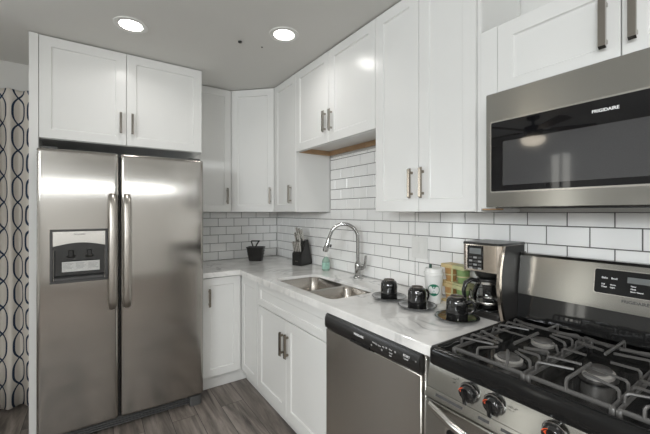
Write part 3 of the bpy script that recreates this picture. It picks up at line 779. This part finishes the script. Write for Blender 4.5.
# carafe: lifts out, so it is its own thing
gx, gy, gz = -0.162, -2.410, z0 + 0.0365
CM = Matrix.Translation((gx, gy, gz)) @ Matrix.Diagonal((1.1, 1.1, 1.18, 1))
c = thing('coffee_carafe', 'glass coffee carafe with black handle standing in the coffee maker', 'carafe', (gx, gy, gz))
MB(CM).lathe([(0.0, 0.0005), (0.046, 0.0005), (0.054, 0.006), (0.059, 0.03), (0.058, 0.05), (0.050, 0.078), (0.041, 0.092), (0.040, 0.098)], (0, 0, 0), 36, caps=(False, False)).build('glass_bowl', carafe_glass, c, 60)
MB(CM).lathe([(0.0408, 0.090), (0.0425, 0.0905), (0.0425, 0.099), (0.0408, 0.0995)], (0, 0, 0), 36, caps=(False, False)).build('collar', steel_plain, c, 60)
MB(CM).lathe([(0.0405, 0.0985), (0.0415, 0.100), (0.040, 0.108), (0.02, 0.112), (0.0, 0.112)], (0, 0, 0), 36).build('lid', blk_satin, c, 50)
MB(CM).lathe([(0.0595, 0.020), (0.0603, 0.0205), (0.0603, 0.029), (0.0597, 0.0295)], (0, 0, 0), 36, caps=(False, False)).build('steel_band', steel_plain, c, 60)
ha = math.radians(150); ux, uy = math.cos(ha), math.sin(ha)
hp_ = [(0.040, 0.100), (0.068, 0.106), (0.092, 0.094), (0.100, 0.066), (0.096, 0.036), (0.084, 0.016), (0.074, 0.012)]
MB(CM).tube([(ux * r, uy * r, h) for r, h in hp_], [0.010, 0.010, 0.010, 0.0095, 0.009, 0.008, 0.006], 10, flat=(0.8, 1.2)).build('handle', blk_gloss, c, 60)
MB(CM).tube([(ux * r, uy * r, h) for r, h in ((0.060, 0.058), (0.074, 0.070), (0.078, 0.04), (0.060, 0.034))], 0.003, 6).build('handle_strap', steel_plain, c, 60)

# ------------------------------------------------------------------ switch plate
t = thing('light_switch', 'white double switch plate on the tile wall behind the cups', 'switch', (0, -1.905, 1.1))
F9 = frame((-0.0095, 0, 0), R_U)
MB(F9).box(1.846, 1.963, 1.100, 1.225, 0.0003, 0.006, 0.003).build('plate', white_plastic, t)
for u in (1.870, 1.916):
    sw = MB(F9).box(u, u + 0.033, 1.129, 1.196, 0.0061, 0.0085, 0.0012).build('rocker', white_plastic, t)

# ------------------------------------------------------------------ refrigerator
t = thing('refrigerator', 'large stainless steel side-by-side refrigerator with ice and water dispenser', 'refrigerator', (-1.41, -0.4, 0))
MB().box(-1.862, -0.957, -0.688, -0.06, 0.03, 1.730, 0.004).build('body', dark_body, t)
YF = -0.752
def fridge_door(x0, x1):
    n = 14; front = []
    r = 0.022
    for k in range(6):
        a = PI - PI / 2 * 0 ; 
    pts = []
    for k in range(7):                     # left rounded edge
        a = math.radians(180 + 90 * k / 6); pts.append((x0 + r + r * math.cos(a), YF + 0.006 + r + r * math.sin(a)))
    for k in range(1, n):
        f = k / n; pts.append((x0 + r + (x1 - x0 - 2 * r) * f, YF + 0.006 - 0.006 * math.sin(PI * f)))
    for k in range(7):
        a = math.radians(270 + 90 * k / 6); pts.append((x1 - r + r * math.cos(a), YF + 0.006 + r + r * math.sin(a)))
    pts += [(x1, -0.690), (x0, -0.690)]
    mb = MB(); lo_ = [(x + (0.002 if x < (x0 + x1) / 2 else -0.002) * 0, y, 0) for x, y in pts]
    def sh(i):
        cx = (x0 + x1) / 2
        return [(cx + (x - cx) * (1 - i / (x1 - x0)), y + (i if y < -0.70 else 0)) for x, y in pts]
    loops = [[(x, y, z) for x, y in sh(i)] for i, z in ((0.010, 0.075), (0.003, 0.0775), (0.0, 0.084), (0.0, 0.092), (0.0, 1.720), (0.0, 1.728), (0.003, 1.7365), (0.010, 1.740))]
    mb.loft(loops)
    return mb.build('door', steel_v, t, 50)
d1 = fridge_door(-1.872, -1.4715); d2 = fridge_door(-1.4625, -0.951)
# dispenser recess cut in the left door
cut = MB().box(-1.794, -1.546, -0.80, -0.705, 0.985, 1.178, 0).build('cutter', steel_v)
mod = d1.modifiers.new('b', 'BOOLEAN'); mod.object = cut; mod.operation = 'DIFFERENCE'; mod.solver = 'EXACT'
bpy.context.view_layer.update()
nm = bpy.data.meshes.new_from_object(d1.evaluated_get(bpy.context.evaluated_depsgraph_get()))
d1.modifiers.clear(); d1.data = nm; bpy.data.objects.remove(cut)
nm.set_sharp_from_angle(angle=math.radians(40))
# dispenser housing
FF = frame((0, YF, 0), B_U)
mb = MB(FF)
X0, X1, Z0, Z1 = -1.811, -1.530, 0.958, 1.270
mb.box(X0, X1, Z1 - 0.012, Z1, -0.004, 0.010, 0.003); mb.box(X0, X0 + 0.014, Z0 + 0.0125, Z1 - 0.0125, -0.004, 0.010, 0.003); mb.box(X1 - 0.014, X1, Z0 + 0.0125, Z1 - 0.0125, -0.004, 0.010, 0.003)
mb.box(X0, X1, Z0, Z0 + 0.012, -0.004, 0.016, 0.003)
dh = mb.build('dispenser_frame', dark_body, d1)
# silver upper panel, its lower edge arched
pts = [(X0 + 0.0145, Z1 - 0.0125)]
m_ = 12
arc = [(X0 + 0.0145 + (X1 - X0 - 0.029) * k / m_, 1.172 + 0.020 * math.sin(PI * k / m_)) for k in range(m_ + 1)]
poly = [(X1 - 0.0145, Z1 - 0.0125), (X0 + 0.0145, Z1 - 0.0125)] + arc
mb = MB(FF); mb.loft([[(a, b, -0.003) for a, b in poly], [(a, b, 0.009) for a, b in poly]]); mb.build('dispenser_panel', steel_plain, d1, 40)
text('panel_text', 'FRIGIDAIRE', FF @ Matrix.Translation(((X0 + X1) / 2, 1.237, 0.0092)), 0.011, dark_print, d1, align='CENTER')
arc2 = [(a, b - 0.0005) for a, b in arc]
mb = MB(FF); poly = arc2[::-1] + [(X0 + 0.0145, 1.150), (X1 - 0.0145, 1.150)]
mb.loft([[(a, b, -0.010) for a, b in poly], [(a, b, 0.005) for a, b in poly]]); mb.build('dispenser_hood', blk_gloss, d1, 40)
mb = MB(FF)
mb.box(-1.7935, -1.5465, 0.986, 1.149, -0.0458, -0.044, 0); mb.box(-1.7935, -1.791, 0.986, 1.149, -0.0435, -0.002, 0); mb.box(-1.549, -1.5465, 0.986, 1.149, -0.0435, -0.002, 0); mb.box(-1.7905, -1.5495, 1.146, 1.149, -0.0435, -0.0105, 0)
mb.build('dispenser_liner', blk_gloss, d1)
mb = MB(FF); mb.box(-1.7905, -1.5495, 0.9705, 0.988, -0.0435, 0.0145, 0.003); mb.build('drip_tray', dark_body, d1)
for u in (-1.715, -1.625):
    mb = MB(FF); mb.lathe([(0.0, 0), (0.018, 0.002), (0.022, 0.008), (0.020, 0.012)], (u, 1.098, -0.024), 20, axis='y'); mb.box(u - 0.012, u + 0.012, 1.105, 1.1455, -0.034, -0.020, 0.003)
    mb.build('paddle', blk_satin, d1)
mb = MB(FF); mb.box(-1.757, -1.572, 1.018, 1.078, -0.0200, -0.0185, 0.0005); st = mb.build('sticker', sticker, d1); st['label'] = 'white paper care sticker'
for i_ in range(3):
    for r_ in range(6):
        u = -1.752 + i_ * 0.061
        MB(FF).box(u, u + 0.050 - 0.007 * ((i_ + r_) % 3), 1.066 - r_ * 0.0075, 1.0685 - r_ * 0.0075, -0.0185, -0.0182, 0).build('print_line', grey_print, st) if r_ < 5 else None
# handles
for d, x in ((d1, -1.506), (d2, -1.428)):
    zz = [0.775, 0.79, 0.83, 0.95, 1.125, 1.30, 1.42, 1.465, 1.48]
    yy = [-0.008, -0.030, -0.043, -0.052, -0.055, -0.052, -0.043, -0.030, -0.008]
    p = [(x, YF + b + 0.001, a) for a, b in zip(zz, yy)]
    MB().tube(p, [0.019, 0.021, 0.0215, 0.021, 0.021, 0.021, 0.0215, 0.021, 0.019], 14, flat=(0.55, 1.0), up=(0, -1, 0)).build('handle', steel_handle, d, 60)
# hinge covers, bottom grille, foot cover
mb = MB(); mb.box(-1.855, -1.78, -0.70, -0.60, 1.7415, 1.757, 0.004); mb.build('hinge_cover', dark_body, t)
mb = MB(); mb.box(-1.04, -0.965, -0.70, -0.60, 1.7415, 1.757, 0.004); mb.build('hinge_cover', dark_body, t)
mb = MB()
for z in (0.022, 0.036, 0.050, 0.064): mb.box(-1.855, -1.045, -0.722, -0.70, z - 0.0045, z + 0.0045, 0.002)
mb.box(-1.855, -1.045, -0.7, -0.6895, 0.012, 0.072, 0.001)
mb.build('bottom_grille', dark_body, t)
mb = MB(); pr = rrect(-1.044, -0.960, -0.742, -0.6895, [0.002, 0.002, 0.012, 0.03], 6)
mb.loft([[(x, y, 0.0015) for x, y in pr], [(x, y, 0.05) for x, y in pr], [(x * 1 + 0, y + 0.004 if y < -0.70 else y, 0.066) for x, y in pr]]); mb.build('foot_cover', dark_body, t, 50)

# ------------------------------------------------------------------ dishwasher
t = thing('dishwasher', 'stainless steel dishwasher with black control strip under the counter', 'dishwasher', (-0.35, -2.155, 0))
MB().box(-0.605, -0.03, -2.462, -1.852, 0.112, 0.872, 0.002).build('body', dark_body, t)
dd = MB().box(-0.648, -0.606, -2.450, -1.8535, 0.112, 0.798, 0.005).build('door', steel_dw, t)
pf = [(-0.607, 0.800), (-0.650, 0.800), (-0.657, 0.812), (-0.657, 0.850), (-0.648, 0.871), (-0.607, 0.871)]
mb = MB(); mb.prism(pf, 'y', -2.450, -1.8535); bmesh.ops.bevel(mb.bm, geom=mb.bm.edges[:], offset=0.004, segments=2, affect='EDGES')
cp = mb.build('control_panel', blk_satin, t, 45)
MB().box(-0.64, -0.607, -2.4615, -2.4515, 0.112, 0.869, 0.001).build('side_trim', steel_plain, t)
MB().box(-0.60, -0.545, -2.455, -1.857, 0.004, 0.1115, 0.002).build('toe_panel', blk_matte, t)
Fd = frame((-0.6572, 0, 0), R_U)
MB(Fd).prism([(2.066, 0.801), (2.195, 0.801), (2.190, 0.814), (2.071, 0.814)], 'z', 0.0001, 0.006).build('handle_lip', blk_gloss, cp)
text('brand_text', 'FRIGIDAIRE', Fd @ Matrix.Translation((2.085, 0.836, 0.0001)), 0.0125, white_print, cp, bold=0.0004)
for u, v, s_, w_ in ((2.205, 0.838, 'Normal', 0.007), (2.237, 0.836, 'Heavy', 0.007), (2.262, 0.838, 'Dry', 0.007), (2.300, 0.840, 'Rinse', 0.007), (2.300, 0.828, 'Cancel', 0.006), (2.30, 0.817, 'Hold', 0.006)):
    text('button_text', s_, Fd @ Matrix.Translation((u, v, 0.0001)), w_, white_print, cp)
for u, v in ((2.228, 0.8385), (2.285, 0.842), (2.332, 0.842), (2.2, 0.826), (2.26, 0.826)):
    mb = MB(Fd); mb.lathe([(0.0045, 0.0), (0.0045, 0.0008)], (u, v, 0.0001), 12, axis='z'); mb.build('button', grey_print, cp)
text('button_text', 'START', Fd @ Matrix.Translation((2.372, 0.842, 0.0001)), 0.011, white_print, cp, bold=0.0003)
text('button_text', 'Cancel', Fd @ Matrix.Translation((2.374, 0.832, 0.0001)), 0.008, white_print, cp)
mb = MB(Fd); mb.lathe([(0.003, 0.0), (0.003, 0.0008)], (2.432, 0.842, 0.0001), 12, axis='z'); mb.build('indicator', grey_print, cp)

# ------------------------------------------------------------------ range
RYL, RYR = -2.504, -3.266; RC = (RYL + RYR) / 2
t = thing('range', 'stainless steel freestanding gas range with black cooktop', 'range', (-0.35, RC, 0))
MB().box(-0.655, -0.03, RYR + 0.002, RYL - 0.002, 0.02, 0.872, 0.003).build('body', dark_body, t)
# cooktop: black basin with raised rim
mb = MB()
def cr(i, z, fx=0): return [(x, y, z) for x, y in rrect(-0.684 + i, -0.035 - i, RYR + i, RYL - i, max(0.006, 0.02 - i * 0.3), 4)]
mb.loft([cr(0.004, 0.8725), cr(0.0, 0.877), cr(0.0, 0.918), cr(0.004, 0.927), cr(0.012, 0.930), cr(0.018, 0.930), cr(0.024, 0.926), cr(0.028, 0.911), cr(0.034, 0.9085)])
ck = mb.build('cooktop', blk_enamel, t, 50)
# front control panel, leaning slightly
pf = [(-0.656, 0.802), (-0.690, 0.802), (-0.672, 0.8715), (-0.656, 0.8715)]
fp = MB().prism(pf, 'y', RYR + 0.001, RYL - 0.001).build('front_panel', steel_h, t, 30)
lean = math.atan2(0.018, 0.0695)
def knob(y):
    M = Matrix.Translation((-0.6801, y, 0.842)) @ Matrix.Rotation(-lean, 4, 'Y')
    MK = M @ Matrix.Rotation(-PI / 2, 4, 'Y')       # local z points out of the panel
    mb = MB(MK); mb.lathe([(0.029, 0.0), (0.029, 0.004), (0.0265, 0.005)], n=28); kb = mb.build('knob', chrome, t, 50)
    mb = MB(MK); mb.lathe([(0.0255, 0.0045), (0.0255, 0.012), (0.0235, 0.022), (0.021, 0.024)], n=28); mb.build('knob_cap', blk_gloss, kb, 50)
    mb = MB(MK); mb.prism([(-0.024, -0.0055), (0.024, -0.0055), (0.024, 0.0055), (-0.024, 0.0055)], 'z', 0.0242, 0.036); 
    bmesh.ops.bevel(mb.bm, geom=mb.bm.edges[:], offset=0.002, segments=2, affect='EDGES'); mb.build('knob_grip', blk_gloss, kb, 50)
    mb = MB(MK)
    n = 8
    for k in range(n):
        a0 = math.radians(14 + 50 * k / n); a1 = math.radians(14 + 50 * (k + 1) / n)
        mb.f([mb.v((r * math.cos(a), r * math.sin(a), 0.0252 if r < 0.021 else 0.0232)) for r, a in ((0.012, a0), (0.0235, a0), (0.0235, a1), (0.012, a1))])
    m = mb.build('knob_mark', red_print, kb); m['label'] = 'red knob mark'
    mb = MB(MK)
    mb.prism([(0.028, -0.013), (0.040, -0.019), (0.042, -0.014), (0.029, -0.008)], 'z', 0.0, 0.001); mb.build('dial_tab', chrome, kb)
for y in (-2.655, -2.730, -2.880, -3.035, -3.110): knob(y)
Fp = frame((-0.6806, 0, 0), R_U) 
Fp = Matrix.Translation((-0.6799, 0, 0.842)) @ Matrix.Rotation(-lean, 4, 'Y') @ frame((0, 0, 0), R_U)
for u, v, s_ in ((2.600, 0.016, 'OFF'), (2.765, 0.008, 'LITE - HI'), (2.765, -0.002, 'LO - 2'), (2.598, 0.002, 'HI')):
    text('panel_text', s_, Fp @ Matrix.Translation((u, v, 0.0002)), 0.0065, dark_print, fp)
mb = MB(Fp)
for a, b, c_, d_ in ((2.920, 2.9215, -0.006, 0.010), (2.9365, 2.938, -0.006, 0.010), (2.9215, 2.9365, 0.0085, 0.010), (2.9215, 2.9365, -0.006, -0.0045), (2.926, 2.932, -0.001, 0.005)):
    mb.box(a, b, c_, d_, 0.0001, 0.0006, 0)
mb.build('burner_icon', dark_print, fp)
# vent strip and oven door
vs = MB().prism([(-0.656, 0.772), (-0.6995, 0.772), (-0.6995, 0.776), (-0.690, 0.8005), (-0.656, 0.8005)], 'y', RYR + 0.002, RYL - 0.002).build('vent_trim', steel_h, t)
vl = math.atan2(0.0095, 0.0245)
Fv = Matrix.Translation((-0.69465, 0, 0.7883)) @ Matrix.Rotation(-vl, 4, 'Y').inverted() @ frame((0, 0, 0), R_U)
for u0, u1 in ((2.545, 2.640), (2.690, 2.722), (2.755, 2.80), (2.86, 2.95), (3.0, 3.04), (3.08, 3.12)):
    MB(Fv).box(u0, u1, -0.004, 0.004, 0.0, 0.0006, 0).build('vent_slot', gap_dark, vs)
od = MB().box(-0.700, -0.656, RYR + 0.002, RYL - 0.002, 0.21, 0.769, 0.006).build('oven_door', steel_h, t)
Fo = frame((-0.7003, 0, 0), R_U)
mb = MB(Fo); q = rrect(2.585, 3.185, 0.33, 0.715, 0.015, 4); mb.loft([[(a, b, 0.0) for a, b in q], [(a, b, 0.003) for a, b in q]]); mb.build('window_frame', steel_plain, od)
mb = MB(Fo); q = rrect(2.592, 3.178, 0.337, 0.708, 0.012, 4); mb.loft([[(a, b, 0.0032) for a, b in q], [(a, b, 0.0045) for a, b in q]]); mb.build('oven_window', blk_glass, od)
hy = [RYL - 0.028 - (RYL - RYR - 0.056) * k / 12 for k in range(13)]
hx = [-0.704 - 0.050 * min(1, math.sin(PI * min(k, 12 - k) / 12 * 1.0 + 0.0) * 1.6) for k in range(13)]
MB().tube([(x, y, 0.752) for x, y in zip(hx, hy)], 0.0125, 12, flat=(1.1, 0.9)).build('handle', steel_plain, od, 60)
dr = MB().box(-0.695, -0.656, RYR + 0.002, RYL - 0.002, 0.045, 0.203, 0.005).build('storage_drawer', steel_h, t)
# backguard
bgp = [(-0.031, 0.9235), (-0.100, 0.9235), (-0.088, 1.026), (-0.031, 1.026)]
bk = MB().prism(bgp, 'y', RYR, RYL).build('backguard_base', blk_gloss, t, 30)
bgs = [(-0.029, 1.0265), (-0.100, 1.0265), (-0.098, 1.055), (-0.075, 1.186), (-0.066, 1.196), (-0.029, 1.196)]
sp_ = MB().prism(bgs, 'y', RYR + 0.006, RYL - 0.006).build('backguard_panel', steel_h, t, 30)
mb = MB()
for y0, y1 in ((RYL - 0.0055, RYL + 0.0005), (RYR - 0.0005, RYR + 0.0055)): mb.prism([(-0.029, 1.0265), (-0.101, 1.0265), (-0.099, 1.055), (-0.077, 1.188), (-0.067, 1.199), (-0.029, 1.199)], 'y', y0, y1)
mb.build('backguard_end_cap', blk_satin, t, 30)
sl = math.atan2(0.023, 0.131)
FBk = Matrix.Translation((-0.0868, 0, 1.1205)) @ Matrix.Rotation(sl, 4, 'Y') @ frame((0, 0, 0), R_U)
mb = MB(FBk); q = rrect(2.772, 3.000, -0.041, 0.049, 0.008, 4); mb.loft([[(a, b, 0.0003) for a, b in q], [(a, b, 0.003) for a, b in q]]); dpf = mb.build('display_frame', steel_plain, sp_)
mb = MB(FBk); q = rrect(2.7745, 2.9975, -0.0385, 0.0465, 0.007, 4); mb.loft([[(a, b, 0.003) for a, b in q], [(a, b, 0.0042) for a, b in q]]); dp = mb.build('display_panel', blk_glass, sp_)
MB(FBk).box(2.866, 2.930, 0.008, 0.028, 0.0043, 0.0048, 0).build('clock_display', lcd, dp)
for u, v, s_, z_ in ((2.795, 0.014, 'Bake', 0.009), (2.822, 0.014, 'Broil', 0.009), (2.795, -0.008, 'Self', 0.007), (2.795, -0.017, 'Clean', 0.007), (2.820, -0.008, 'Oven', 0.007), (2.820, -0.017, 'Light', 0.007), (2.875, -0.004, 'Timer', 0.006), (2.875, -0.013, 'Clock', 0.006), (2.875, -0.022, 'Start / Cancel', 0.006),
                   (2.945, 0.018, 'Start', 0.008), (2.945, 0.0, 'Off', 0.008)):
    text('button_text', s_, FBk @ Matrix.Translation((u, v, 0.0044)), z_, white_print, dp, bold=0.0002)
text('brand_text', 'FRIGIDAIRE', FBk @ Matrix.Translation((2.852, -0.061, 0.0003)), 0.014, dark_print, sp_, bold=0.0003)
# burners
def burner(x, y, r, oval_=1.0):
    M = Matrix.Translation((x, y, 0.9086)) @ Matrix.Diagonal((oval_, 1, 1, 1))
    mb = MB(M); mb.lathe([(r * 1.3, 0.0), (r * 1.3, 0.002), (r * 1.1, 0.005)], n=28); b = mb.build('burner', blk_satin, ck, 50)
    mb = MB(M)
    prof_n = 28
    mb.lathe([(r * 1.06, 0.0052), (r * 1.10, 0.016), (r * 0.96, 0.0185)], n=prof_n); mb.build('burner_head', alu, b, 30)
    mb = MB(M); mb.lathe([(r * 0.88, 0.0187), (r * 0.90, 0.0225), (r * 0.82, 0.0255), (0, 0.0265)], n=28); mb.build('burner_cap', iron, b, 50)
BU = [(-0.548, -2.700, 0.036, 1), (-0.322, -2.700, 0.032, 1), (-0.43, -2.888, 0.034, 1.35), (-0.548, -3.076, 0.040, 1), (-0.322, -3.076, 0.032, 1)]
for b in BU: burner(*b)
# grates: each lifts away
def grate(y0, y1, burners, label):
    GX0, GX1 = -0.642, -0.205; ZT = 0.962; ZF = 0.9355
    t = thing('burner_grate', label, 'grate', ((GX0 + GX1) / 2, (y0 + y1) / 2, 0.909), 0, 'cast iron grates on the cooktop')
    fr_ = MB(); xm = (GX0 + GX1) / 2; FL = (1.15, 0.85)
    for y in (y0, y1): fr_.tube([(GX0, y, ZF), (GX1, y, ZF)], 0.0052, 6, flat=FL)
    for x in (GX0, GX1): fr_.tube([(x, y0, ZF), (x, y1, ZF)], 0.0052, 6, flat=FL)
    if len(burners) > 1: fr_.tube([(xm, y0, ZF), (xm, y0 - 0.008, ZT), (xm, y1 + 0.008, ZT), (xm, y1, ZF)], 0.0046, 6, flat=FL)
    for x in (GX0, GX1):
        for y in (y0, y1): fr_.box(x - 0.0055, x + 0.0055, y - 0.0055, y + 0.0055, 0.9092, ZF + 0.002, 0.001)
    fr_.build('frame', iron, t, 50)
    def finger(p, q, r=0.0046):
        p = Vector((p[0], p[1], 0)); q = Vector((q[0], q[1], 0)); d = (q - p).normalized()
        a = p + d * 0.001; b = p + d * 0.006
        MB().tube([(p.x, p.y, ZF), (a.x, a.y, ZT - 0.005), (b.x, b.y, ZT), (q.x, q.y, ZT - 0.001)], r, 6, flat=FL).build('finger', iron, t, 50)
    for (bx_, by_, br, ov) in burners:
        one = ov == 1
        sxs = (-0.056, 0.0, 0.056) if one else (-0.165, -0.10, 0.0, 0.10, 0.165)
        for y in (y0, y1):
            sg = 1 if y > by_ else -1
            for sx in sxs:
                if one: tip = (bx_ + sx * 0.42, by_ + sg * (0.030 if sx == 0 else 0.034))
                else: tip = (bx_ + sx * 0.8, by_ + sg * (0.028 if sx == 0 else 0.012))
                finger((bx_ + sx, y), tip)
        if one:
            x = GX0 if bx_ < xm else GX1; d = 1 if bx_ > xm else -1
            for q in (-0.045, 0.045) if d < 0 else (0.0,):
                finger((x, by_ + q), (bx_ + d * 0.034, by_ + q * 0.35))
            MB().tube([(xm + d * 0.003, by_, ZT), (bx_ - d * 0.034, by_, ZT)], 0.0046, 6, flat=FL).build('finger', iron, t, 50)
        else:
            for x, d in ((GX0, -1), (GX1, 1)): finger((x, by_), (bx_ + d * 0.055, by_))
    return t
grate(-2.577, -2.788, BU[0:2], 'black cast iron grate over the left pair of burners, beside the coffee maker')
grate(-2.800, -2.978, [BU[2]], 'black cast iron grate over the middle oval burner')
grate(-2.990, -3.201, BU[3:5], 'black cast iron grate over the right pair of burners, cut by the photo edge')

# ------------------------------------------------------------------ microwave
MY0, MY1 = 2.546, 3.300
t = thing('microwave', 'stainless steel over-the-range microwave with black glass door', 'microwave', (-0.2, -2.923, 1.386))
MB().box(-0.372, -0.012, -MY1, -MY0, 1.392, 1.803, 0.003).build('body', dark_body, t)
FM = frame((-0.41, 0, 0), R_U)
md = MB(FM).box(MY0, MY1, 1.3885, 1.800, -0.0375, 0.0, 0.003).build('door', steel_h, t)
mb = MB(FM); q = rrect(2.564, 3.27, 1.4405, 1.6975, 0.006, 4); mb.loft([[(a, b, 0.0003) for a, b in q], [(a, b, 0.0025) for a, b in q]]); mb.build('window_bezel', steel_plain, md)
mb = MB(FM); q = rrect(2.569, 3.267, 1.446, 1.692, 0.005, 4); mb.loft([[(a, b, 0.0025) for a, b in q], [(a, b, 0.004) for a, b in q]]); gl_ = mb.build('door_glass', blk_glass, md)
mb = MB(FM); q = rrect(2.611, 3.06, 1.466, 1.620, 0.003, 3); mb.loft([[(a, b, 0.004) for a, b in q], [(a, b, 0.0044) for a, b in q]]); mb.build('mesh_window', blk_mesh, md)
text('brand_text', 'FRIGIDAIRE', FM @ Matrix.Translation((2.868, 1.656, 0.0042)), 0.0122, white_print, md, bold=0.0004)
mb = MB(FM)
for k in range(20): mb.box(MY0 + 0.08 + k * 0.033, MY0 + 0.103 + k * 0.033, 1.3865, 1.3915, -0.33, -0.10, 0)
mb.box(MY0 + 0.03, MY1 - 0.02, 1.3855, 1.3913, -0.036, -0.012, 0.001)
mb.build('vent_grille', blk_matte, t)

# ------------------------------------------------------------------ downlights
def downlight(x, y, label, power=21.0):
    t = thing('recessed_light', label, 'ceiling light', (x, y, CEIL), 0, 'recessed ceiling lights')
    MB().lathe([(0.088, -0.0005), (0.087, -0.004), (0.064, -0.006), (0.0595, -0.003)], (x, y, CEIL), 36, caps=(False, False)).build('trim_ring', trim_white, t, 60)
    MB().lathe([(0.0, -0.003), (0.0592, -0.003)], (x, y, CEIL), 36, caps=(False, False)).build('diffuser', lamp_glow, t)
    a = area('lamp', (x, y, CEIL - 0.008), (0, 0, 0), 0.115, 0.115, power, (1.0, 0.985, 0.965), 'DISK', 150)
    a.parent = t; a.location = (0, 0, -0.008)
downlight(-1.427, -1.026, 'lit recessed ceiling light in front of the cabinet over the refrigerator', LAMP)
downlight(-0.658, -1.424, 'lit recessed ceiling light nearest the cabinet above the sink', LAMP)
downlight(-1.6, -3.8, 'added recessed fill light behind the camera, kitchen side')  # this one and the next three are unseen fill, added for brightness
downlight(-2.9, -3.6, 'added recessed fill light behind the camera, left side')
downlight(-1.2, -5.4, 'added recessed fill light near the rear wall, right side')
downlight(-3.2, -5.4, 'added recessed fill light near the rear wall, left side')
# screw hole and small hook left in the ceiling
tag(MB().lathe([(0.006, 0.0), (0.013, -0.003), (0.011, -0.010), (0.003, -0.013)], (-0.849, -1.201, CEIL - 0.0005), 12).build('ceiling_hook', blk_matte),
    'small dark hook screwed into the ceiling between the two lights', 'hook')
tag(MB().lathe([(0.005, 0.0), (0.005, -0.003), (0.0015, -0.005)], (-0.705, -1.207, CEIL - 0.0005), 10).build('screw_anchor', blk_matte),
    'tiny dark screw anchor in the ceiling behind the sink-side light', 'screw')

# ------------------------------------------------------------------ curtain and rod
n = 110; mb = MB(); uvs = {}
CX0, CX1 = -2.62, -1.945
cols = []
arc_s = 0; prev = None
rows = [0.03, 0.4, 0.8, 1.2, 1.6, 1.95, 2.12, 2.165, 2.185, 2.215]
prm = []
for i in range(n + 1):
    f = i / n; x = CX0 + (CX1 - CX0) * f
    y = -0.118 + 0.026 * math.sin(f * 2 * PI * 7.0 + 0.6) + 0.010 * math.sin(f * 2 * PI * 2.6 + 1)
    if prev: arc_s += math.hypot(x - prev[0], y - prev[1])
    prev = (x, y); prm.append((x, y, arc_s))
grid = []
for z in rows:
    tight = 1.0 if z < 2.0 else (0.75 if z < 2.15 else 0.45 if z < 2.19 else 0.7)
    row = []
    for i, (x, y, s_) in enumerate(prm):
        yy = -0.118 + (y + 0.118) * tight
        xx = x + 0.006 * math.sin(z * 3 + i * 0.2)
        v = mb.v((xx, yy, z)); uvs[v] = (s_, z); row.append(v)
    grid.append(row)
ul = mb.bm.loops.layers.uv.new('uv')
for a, b in zip(grid, grid[1:]):
    for i in range(n):
        f_ = mb.f([a[i], a[i + 1], b[i + 1], b[i]])
        for lp in f_.loops: lp[ul].uv = uvs[lp.vert]
cu = mb.build('curtain', curtain_mat, angle=180)
sol = cu.modifiers.new('thickness', 'SOLIDIFY'); sol.thickness = 0.0025; sol.offset = 0
tag(cu, 'beige curtain with navy trellis pattern hanging left of the refrigerator', 'curtain')
t = thing('curtain_rod', 'dark curtain rod on the wall behind the top of the trellis curtain', 'curtain rod', (-2.8, -0.06, 2.19))
MB().tube([(-3.9, -0.055, 2.19), (-1.96, -0.055, 2.19)], 0.009, 12).build('rod', blk_satin, t, 60)
for x in (-3.8, -2.75): MB().box(x - 0.008, x + 0.008, -0.046, -0.001, 2.18, 2.20, 0.002).build('bracket', blk_satin, t)

# ------------------------------------------------------------------ ceiling fan of the adjoining dining area (seen mirrored in the microwave door)
fx, fy = -3.29, -1.42
t = thing('ceiling_fan', 'dark ceiling fan with a glowing bowl light, mirrored in the microwave door', 'ceiling fan', (fx, fy, CEIL))
MB().lathe([(0.065, -0.001), (0.06, -0.03), (0.02, -0.045), (0.014, -0.05), (0.014, -0.10), (0.085, -0.11), (0.095, -0.15), (0.08, -0.20), (0.05, -0.215)], (fx, fy, CEIL), 28).build('motor', blk_satin, t, 50)
MB().lathe([(0.118, -0.235), (0.122, -0.245), (0.112, -0.28), (0.08, -0.31), (0.03, -0.325), (0.0, -0.327)], (fx, fy, CEIL), 28).build('bowl_light', fan_glow, t, 60)
for k in range(5):
    a = 2 * PI * k / 5 + 0.35
    M = Matrix.Translation((fx, fy, CEIL - 0.155)) @ Matrix.Rotation(a, 4, 'Z') @ Matrix.Rotation(math.radians(10), 4, 'X')
    MB(M).prism([(0.16, -0.045), (0.56, -0.065), (0.59, 0.0), (0.56, 0.065), (0.16, 0.045)], 'z', -0.004, 0.004).build('blade', blade_wood, t)
    MB(M).box(0.085, 0.22, -0.014, 0.014, -0.010, -0.0045, 0.002).build('blade_arm', blk_satin, t)
